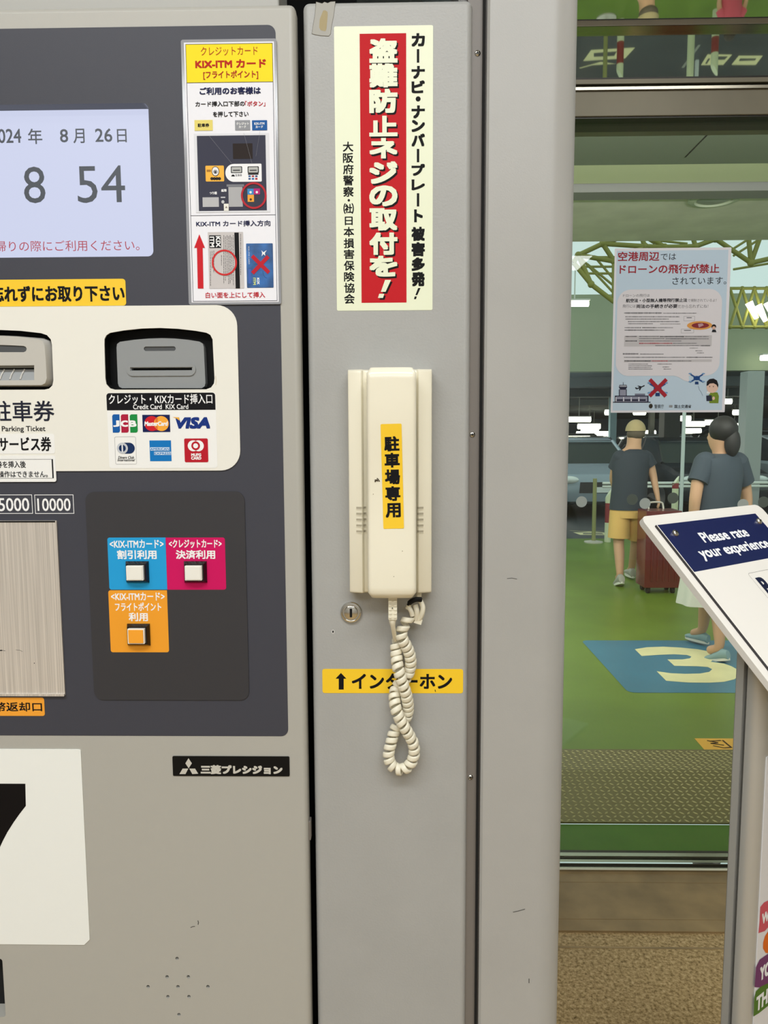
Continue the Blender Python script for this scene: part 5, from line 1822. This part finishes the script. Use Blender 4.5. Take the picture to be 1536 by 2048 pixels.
car(5.3, 19.2, (120, 132, 142), 'grey car in the second row behind the man in cap', 1.5)
car(7.6, 19.3, (226, 230, 232), 'white car in the second row right of the dark column', 1.55)
car(9.9, 19.2, (44, 56, 84), 'dark blue car in the second row beside the pale square column', 1.7)
car(6.6, 25.5, (60, 66, 70), 'charcoal car far back left of the thin cyan column', 1.6)
car(9.2, 25.6, (190, 198, 204), 'silver car far back behind the head of the man in cap', 1.5)
car(12.0, 25.5, (50, 54, 58), 'black car far back behind the dark haired woman', 1.6)

# ================================================================== people
SKIN = mat('skin', (206, 160, 128), .55)
def skin_mesh(name, pts, edges, m_, parent=None, root=0, sub=2):
    keys = list(pts)
    idx = {k: i for i, k in enumerate(keys)}
    me = bpy.data.meshes.new(name)
    org = Vector(pts[keys[root]][0])
    me.from_pydata([Vector(pts[k][0]) - org for k in keys], [(idx[a], idx[b]) for a, b in edges], [])
    me.materials.append(m_)
    o = bpy.data.objects.new(name, me)
    COL.objects.link(o)
    o.location = org
    WORLDLOC[o.name] = org
    s = o.modifiers.new('skin', 'SKIN')
    s.use_smooth_shade = True
    for i, k in enumerate(keys):
        r = pts[k][1]
        me.skin_vertices[0].data[i].radius = r if isinstance(r, tuple) else (r, r)
        me.skin_vertices[0].data[i].use_root = (i == root)
    sb = o.modifiers.new('subdivision', 'SUBSURF')
    sb.levels = sb.render_levels = sub
    if parent is not None:
        o.parent = parent
        o.matrix_parent_inverse = Matrix.Translation(WORLDLOC[parent.name]).inverted()
    return o

def hand(P, E, side, wrist, elbow, fwd):
    w_ = Vector(wrist)
    d = (w_ - Vector(elbow)).normalized()
    f = (fwd - d * fwd.dot(d)).normalized()
    P['palm' + side] = (w_ + d * .055, (.030, .018))
    E.append(('wrist' + side, 'palm' + side))
    for i, (o_, L) in enumerate(((-.024, .055), (-.008, .065), (.008, .062), (.022, .05))):
        P['f%d' % i + side] = (w_ + d * .095 + f * o_, .009)
        P['g%d' % i + side] = (w_ + d * (.095 + L * .8) + f * o_ + f.cross(d) * .02, .008)
        E += [('palm' + side, 'f%d' % i + side), ('f%d' % i + side, 'g%d' % i + side)]
    P['t' + side] = (w_ + d * .06 + f * .045, .009)
    E.append(('palm' + side, 't' + side))

def person(nm, lb, J, s=1.0, facing=Vector((0, 1, 0)), shirt=None, lower=None, lower_kind='shorts', hair=None, hat=None, shoe=None, long_hair=False, sleeve=.55, shoe_s=1.0):
    """J: joint name -> point; s scales the limb radii; lower: knee fraction"""
    root = thing('person', ((J['ankL'].x + J['ankR'].x) / 2, (J['ankL'].y + J['ankR'].y) / 2, 0), lb, 'person')
    P, E = {}, []
    def a(k, p, r):
        P[k] = (Vector(p), tuple(q * s for q in r) if isinstance(r, tuple) else r * s)
    a('pelvis', J['pelvis'], (.115, .085))
    a('spine', J['pelvis'].lerp(J['chest'], .5), (.11, .08))
    a('chest', J['chest'], (.125, .085))
    a('neck', J['neck'], .055)
    a('head0', J['head'] + Vector((0, 0, -.055)) * s, (.066, .078))
    a('head1', J['head'] + Vector((0, 0, .02)) * s, (.078, .095))
    a('head2', J['head'] + Vector((0, 0, .085)) * s, (.058, .072))
    a('nose', J['head'] + facing * .112 * s + Vector((0, 0, -.02)) * s, .012)
    E += [('pelvis', 'spine'), ('spine', 'chest'), ('chest', 'neck'), ('neck', 'head0'), ('head0', 'head1'), ('head1', 'head2'), ('head0', 'nose')]
    for S in 'LR':
        a('sho' + S, J['sho' + S], .050)
        a('elb' + S, J['elb' + S], .042)
        a('wrist' + S, J['wri' + S], .028)
        E += [('chest', 'sho' + S), ('sho' + S, 'elb' + S), ('elb' + S, 'wrist' + S)]
        hand(P, E, S, J['wri' + S], J['elb' + S], facing)
        a('hip' + S, J['hip' + S], .088)
        a('knee' + S, J['knee' + S], .056)
        cm = J['knee' + S].lerp(J['ank' + S], .32) - facing * .015
        a('calf' + S, cm, .055)
        a('ank' + S, J['ank' + S], .036)
        a('foot' + S, J['ank' + S] + facing * .10 * s + Vector((0, 0, -.045)) * s, .034)
        E += [('pelvis', 'hip' + S), ('hip' + S, 'knee' + S), ('knee' + S, 'calf' + S), ('calf' + S, 'ank' + S), ('ank' + S, 'foot' + S)]
    skin_mesh('body', P, E, SKIN, root)
    # shirt: torso and sleeves in one mesh
    sdv = Vector((facing.y, -facing.x, 0)).normalized()
    def ringat(c, rx, ry, n=24, ax=None, ay=None):
        ax, ay = ax or sdv, ay or facing
        return [c + ax * (rx * s * math.cos(2 * PI * j / n)) + ay * (ry * s * math.sin(2 * PI * j / n)) for j in range(n)]
    def limb(mb, p0, p1, r0_, r1_, mm, cap=True):
        t = (p1 - p0).normalized()
        ax = t.orthogonal().normalized()
        ay = t.cross(ax)
        mb.loft([ringat(p0.lerp(p1, q), r0_ + (r1_ - r0_) * q, r0_ + (r1_ - r0_) * q, 18, ax, ay) for q in (0, .5, 1)] + [ringat(p1, r1_ * .9, r1_ * .9, 18, ax, ay)], mm, cap)
    m = MB()
    pv, ch, nk = J['pelvis'], J['chest'], J['neck']
    shz = (J['shoL'] + J['shoR']) / 2
    top = shz.lerp(nk, .15)
    m.loft([ringat(pv + Vector((0, 0, -.075)) * s, .178, .135), ringat(pv + Vector((0, 0, -.08)) * s, .188, .142), ringat(pv + Vector((0, 0, .02)) * s, .180, .138), ringat(pv.lerp(ch, .5), .172, .132), ringat(ch, .186, .135), ringat(ch.lerp(top, .6), .190, .115), ringat(top + Vector((0, 0, .01)), .185, .10), ringat(top.lerp(nk, .30), .15, .10), ringat(top.lerp(nk, .6), .105, .09), ringat(top.lerp(nk, .85), .076, .076)], shirt)
    for S in 'LR':
        m.ball(J['sho' + S] + (shz - J['sho' + S]) * .22 + Vector((0, 0, -.012)) * s, .078 * s, shirt, n=16, k=10)
        limb(m, J['sho' + S] + (shz - J['sho' + S]) * .22 + Vector((0, 0, -.006)) * s, J['sho' + S].lerp(J['elb' + S], sleeve), .078, .070, shirt)
    m.build('shirt', root, smooth=True, angle=70)
    if lower_kind == 'shorts':
        m = MB()
        m.loft([ringat(pv + Vector((0, 0, .04)) * s, .165, .125), ringat(pv + Vector((0, 0, -.06)) * s, .180, .135), ringat(pv + Vector((0, 0, -.16)) * s, .178, .128)], lower)
        for S in 'LR':
            limb(m, J['hip' + S] + Vector((0, 0, -.02)) * s, J['hip' + S].lerp(J['knee' + S], .84), .100, .108, lower)
        m.build('shorts', root, smooth=True, angle=60)
    else:
        m = MB()
        c0_, c1_ = J['pelvis'] + Vector((0, 0, .06)), J['hem']
        rg = []
        for k, t in enumerate((0, .15, .5, .8, 1.0, .98)):
            c_ = c0_.lerp(c1_, min(t, 1))
            rr_ = (.14 + .02 * min(t * 4, 1) + .02 * t) * s - (.01 if k == 5 else 0)
            rg.append([(c_.x + (rr_ + .012 * t * math.sin(7 * q)) * math.cos(q), c_.y + (rr_ * .85 + .012 * t * math.sin(7 * q)) * math.sin(q), c_.z) for q in [2 * PI * j / 42 for j in range(42)]])
        m.loft(rg, lower, cap=False)
        m.build('skirt', root, smooth=True)
    for S in 'LR':
        an = J['ank' + S]
        f = facing
        sd = Vector((f.y, -f.x, 0))
        tilt = J.get('tilt' + S, 0)
        up = Vector((0, 0, 1))
        ff = (f * math.cos(tilt) - up * math.sin(tilt))
        uu = (up * math.cos(tilt) + f * math.sin(tilt))
        o_ = an - uu * .085 * s
        s0_, s = s, s * shoe_s
        m = MB()
        rg = []
        for b_, w_, h0, h1 in ((-.075, .012, .01, .05), (-.07, .030, .0, .085), (-.02, .038, 0, .105), (.04, .040, 0, .088), (.10, .045, 0, .062), (.16, .040, .004, .048), (.19, .016, .012, .034)):
            ring = []
            for j in range(16):
                q = 2 * PI * j / 16
                ring.append(o_ + ff * b_ * s + sd * w_ * s * math.cos(q) + uu * ((h0 + h1) / 2 + (h1 - h0) / 2 * math.sin(q)) * s)
            rg.append(ring)
        m.loft(rg, shoe)
        sh = m.build('shoe', root, smooth=True, angle=60)
        m = MB()
        m.loft([[o_ + ff * (.058 + .135 * math.cos(q)) * s + sd * (.044 + .004 * math.cos(q)) * math.sin(q) * s + uu * z_ * s for q in [2 * PI * j / 28 for j in range(28)]] for z_ in (-.004, .018)], M_SOLE)
        m.build('sole', sh, smooth=True, angle=40)
        s = s0_
    hp = J['head']
    if hat is not None:
        m = MB()
        rg = []
        for k in range(9):
            t = PI / 2 * k / 8
            rg.append([(hp.x + .098 * s * max(math.cos(t), .02) * math.cos(q), hp.y + .112 * s * max(math.cos(t), .02) * math.sin(q), hp.z + (.02 + .115 * math.sin(t)) * s) for q in [2 * PI * j / 28 for j in range(28)]])
        m.loft(rg, hat)
        bc = hp + facing * .10 * s + Vector((0, 0, .022)) * s
        sd = Vector((facing.y, -facing.x, 0))
        m.loft([[bc + sd * .075 * s * math.cos(q) + facing * .085 * s * math.sin(q) + Vector((0, 0, dz)) for q in [PI * j / 16 for j in range(17)]] for dz in (0, .006)], hat)
        m.build('cap', root, smooth=True, angle=50)
    m = MB()
    if hair is not None:
        b_ = hp - facing * .018 * s
        if hat is not None:
            m.ball(b_ + Vector((0, 0, -.01)) * s, (.088 * s, .10 * s, .062 * s), hair, n=24, k=12)
        else:
            m.ball(b_ + Vector((0, 0, .032)) * s, (.094 * s, .108 * s, .098 * s), hair, n=24, k=12)
            if long_hair:
                m.ball(b_ - facing * .075 * s + Vector((0, 0, -.06)) * s, (.055 * s, .042 * s, .10 * s), hair, n=20, k=10)
        m.build('hair', root, smooth=True)
    return root
M_SOLE = mat('white_sole', (226, 222, 212), .6)

Ym = 7.5
J = dict(pelvis=U(1257, 1003, Ym), chest=U(1262, 925, Ym), neck=U(1267, 896, Ym), head=U(1271, 866, Ym + .02), shoL=U(1234, 913, Ym), shoR=U(1296, 913, Ym), elbL=U(1226, 958, Ym + .10), wriL=U(1236, 1000, Ym + .25), elbR=U(1306, 950, Ym - .02), wriR=U(1314, 988, Ym - .08),
         hipL=U(1240, 1018, Ym), hipR=U(1276, 1018, Ym), kneeL=U(1237, 1086, Ym), kneeR=U(1272, 1084, Ym + .12), ankL=U(1240, 1152, 7.36), ankR=U(1263, 1137, 7.72), tiltL=.35)
person('person', 'person in tan cap, dark blue t-shirt and tan shorts, walking away pulling a suitcase', J, 1.0, Vector((0.06, 1, 0)).normalized(), mat('navy_shirt', (52, 60, 72), .8), mat('tan_shorts', (232, 186, 112), .8), 'shorts', mat('grey_brown_hair', (96, 84, 72), .8), mat('tan_cap', (186, 166, 126), .8), mat('grey_shoe', (170, 168, 160), .6))
Yw = 5.05
fw = Vector((-.5, .86, 0)).normalized()
J = dict(pelvis=U(1428, 1062, Yw), chest=U(1440, 950, Yw), neck=U(1444, 905, Yw), head=U(1442, 868, Yw), shoL=U(1402, 922, Yw - .06), shoR=U(1482, 922, Yw + .06), elbL=U(1390, 1000, Yw - .1), wriL=U(1384, 1065, Yw - .06), elbR=U(1494, 1000, Yw + .1), wriR=U(1492, 1065, Yw + .1),
         hipL=U(1420, 1085, Yw - .06), hipR=U(1440, 1085, Yw + .06), kneeL=U(1428, 1180, Yw - .08), kneeR=U(1410, 1178, Yw + .12), ankL=U(1440, 1296, 4.86), ankR=U(1405, 1262, 5.25), hem=U(1407, 1207, Yw), tiltL=.3)
person('person', 'person with dark hair, dark top, long white skirt and pale blue sneakers, behind feedback board', J, .95, fw, mat('slate_top', (62, 72, 84), .8), mat('white_skirt', (226, 222, 210), .8), 'skirt', mat('dark_hair', (34, 32, 34), .6), None, mat('pale_blue_shoe', (138, 166, 172), .6), True, shoe_s=.78)
Yk = 9.0
kx = G(1462, 30, 7.0).x * (9.0 / G(1462, 30, 7.0).y)
def kp(x, y, z_):
    return Vector((kx + x, Yk + y, z_))
J = dict(pelvis=kp(0, 0, .55), chest=kp(0, 0, .74), neck=kp(0, 0, .84), head=kp(0, 0, .93), shoL=kp(-.11, 0, .78), shoR=kp(.11, 0, .78), elbL=kp(-.15, -.02, .63), wriL=kp(-.15, -.08, .50), elbR=kp(.15, -.02, .63), wriR=kp(.15, -.08, .50),
         hipL=kp(-.06, 0, .50), hipR=kp(.06, 0, .50), kneeL=kp(-.065, -.02, .29), kneeR=kp(.065, .03, .29), ankL=kp(-.065, 0, .07), ankR=kp(.065, .08, .07))
person('person', 'child in pink shirt with dark hair, just above right end of feedback board', J, .66, Vector((0, -1, 0)), mat('pink_shirt', (214, 84, 106), .8), mat('grey_shorts', (96, 90, 92), .8), 'shorts', mat('child_hair', (52, 40, 30), .6), None, mat('dark_shoe', (60, 54, 56), .6), True)

# red suitcase trailing behind the man
M_CASE = mat('dark_red_shell', (108, 30, 30), .3, coat=.3)
Yc = 6.98
sx0_, sx1_ = U(1291, 1100, Yc).x, U(1362, 1100, Yc).x
zt3 = U(1326, 1022, Yc).z
sc_ = thing('suitcase', ((sx0_ + sx1_) / 2, Yc + .13, 0), 'dark red wheeled suitcase pulled by the man in tan shorts', 'suitcase')
m = MB()
m.box((sx0_, Yc, .06), (sx1_, Yc + .26, zt3), M_CASE)
for k in range(5):
    x_ = sx0_ + (sx1_ - sx0_) * (.16 + k * .17)
    m.box((x_, Yc - .008, .12), (x_ + .018, Yc, zt3 - .06), M_CASE)
m.build('shell', sc_, bevel=.03, seg=4, smooth=True)
for a in (sx0_ + .05, sx1_ - .05):
    for b_ in (Yc + .05, Yc + .21):
        m = MB()
        m.loft([[(a + dx, b_ + .032 * math.cos(t), .032 + .032 * math.sin(t)) for t in [2 * PI * j / 18 for j in range(18)]] for dx in (-.014, .014)], M_TYRE)
        m.box((a - .018, b_ - .02, .045), (a + .018, b_ + .02, .075), M_TYRE)
        m.build('wheel', sc_, smooth=True, angle=40)
m = MB()
xm_ = (sx0_ + sx1_) / 2
hz = J and U(1322, 1000, Ym).z
hd = [(xm_ - .07, Yc + .22, zt3 - .02), (xm_ - .07, Yc + .24, hz - .03), (xm_ - .05, Yc + .245, hz), (xm_ + .05, Yc + .245, hz), (xm_ + .07, Yc + .24, hz - .03), (xm_ + .07, Yc + .22, zt3 - .02)]
m.tube(spline(hd, 5), .009, M_STEEL, 8)
m.build('pull_handle', sc_, smooth=True)
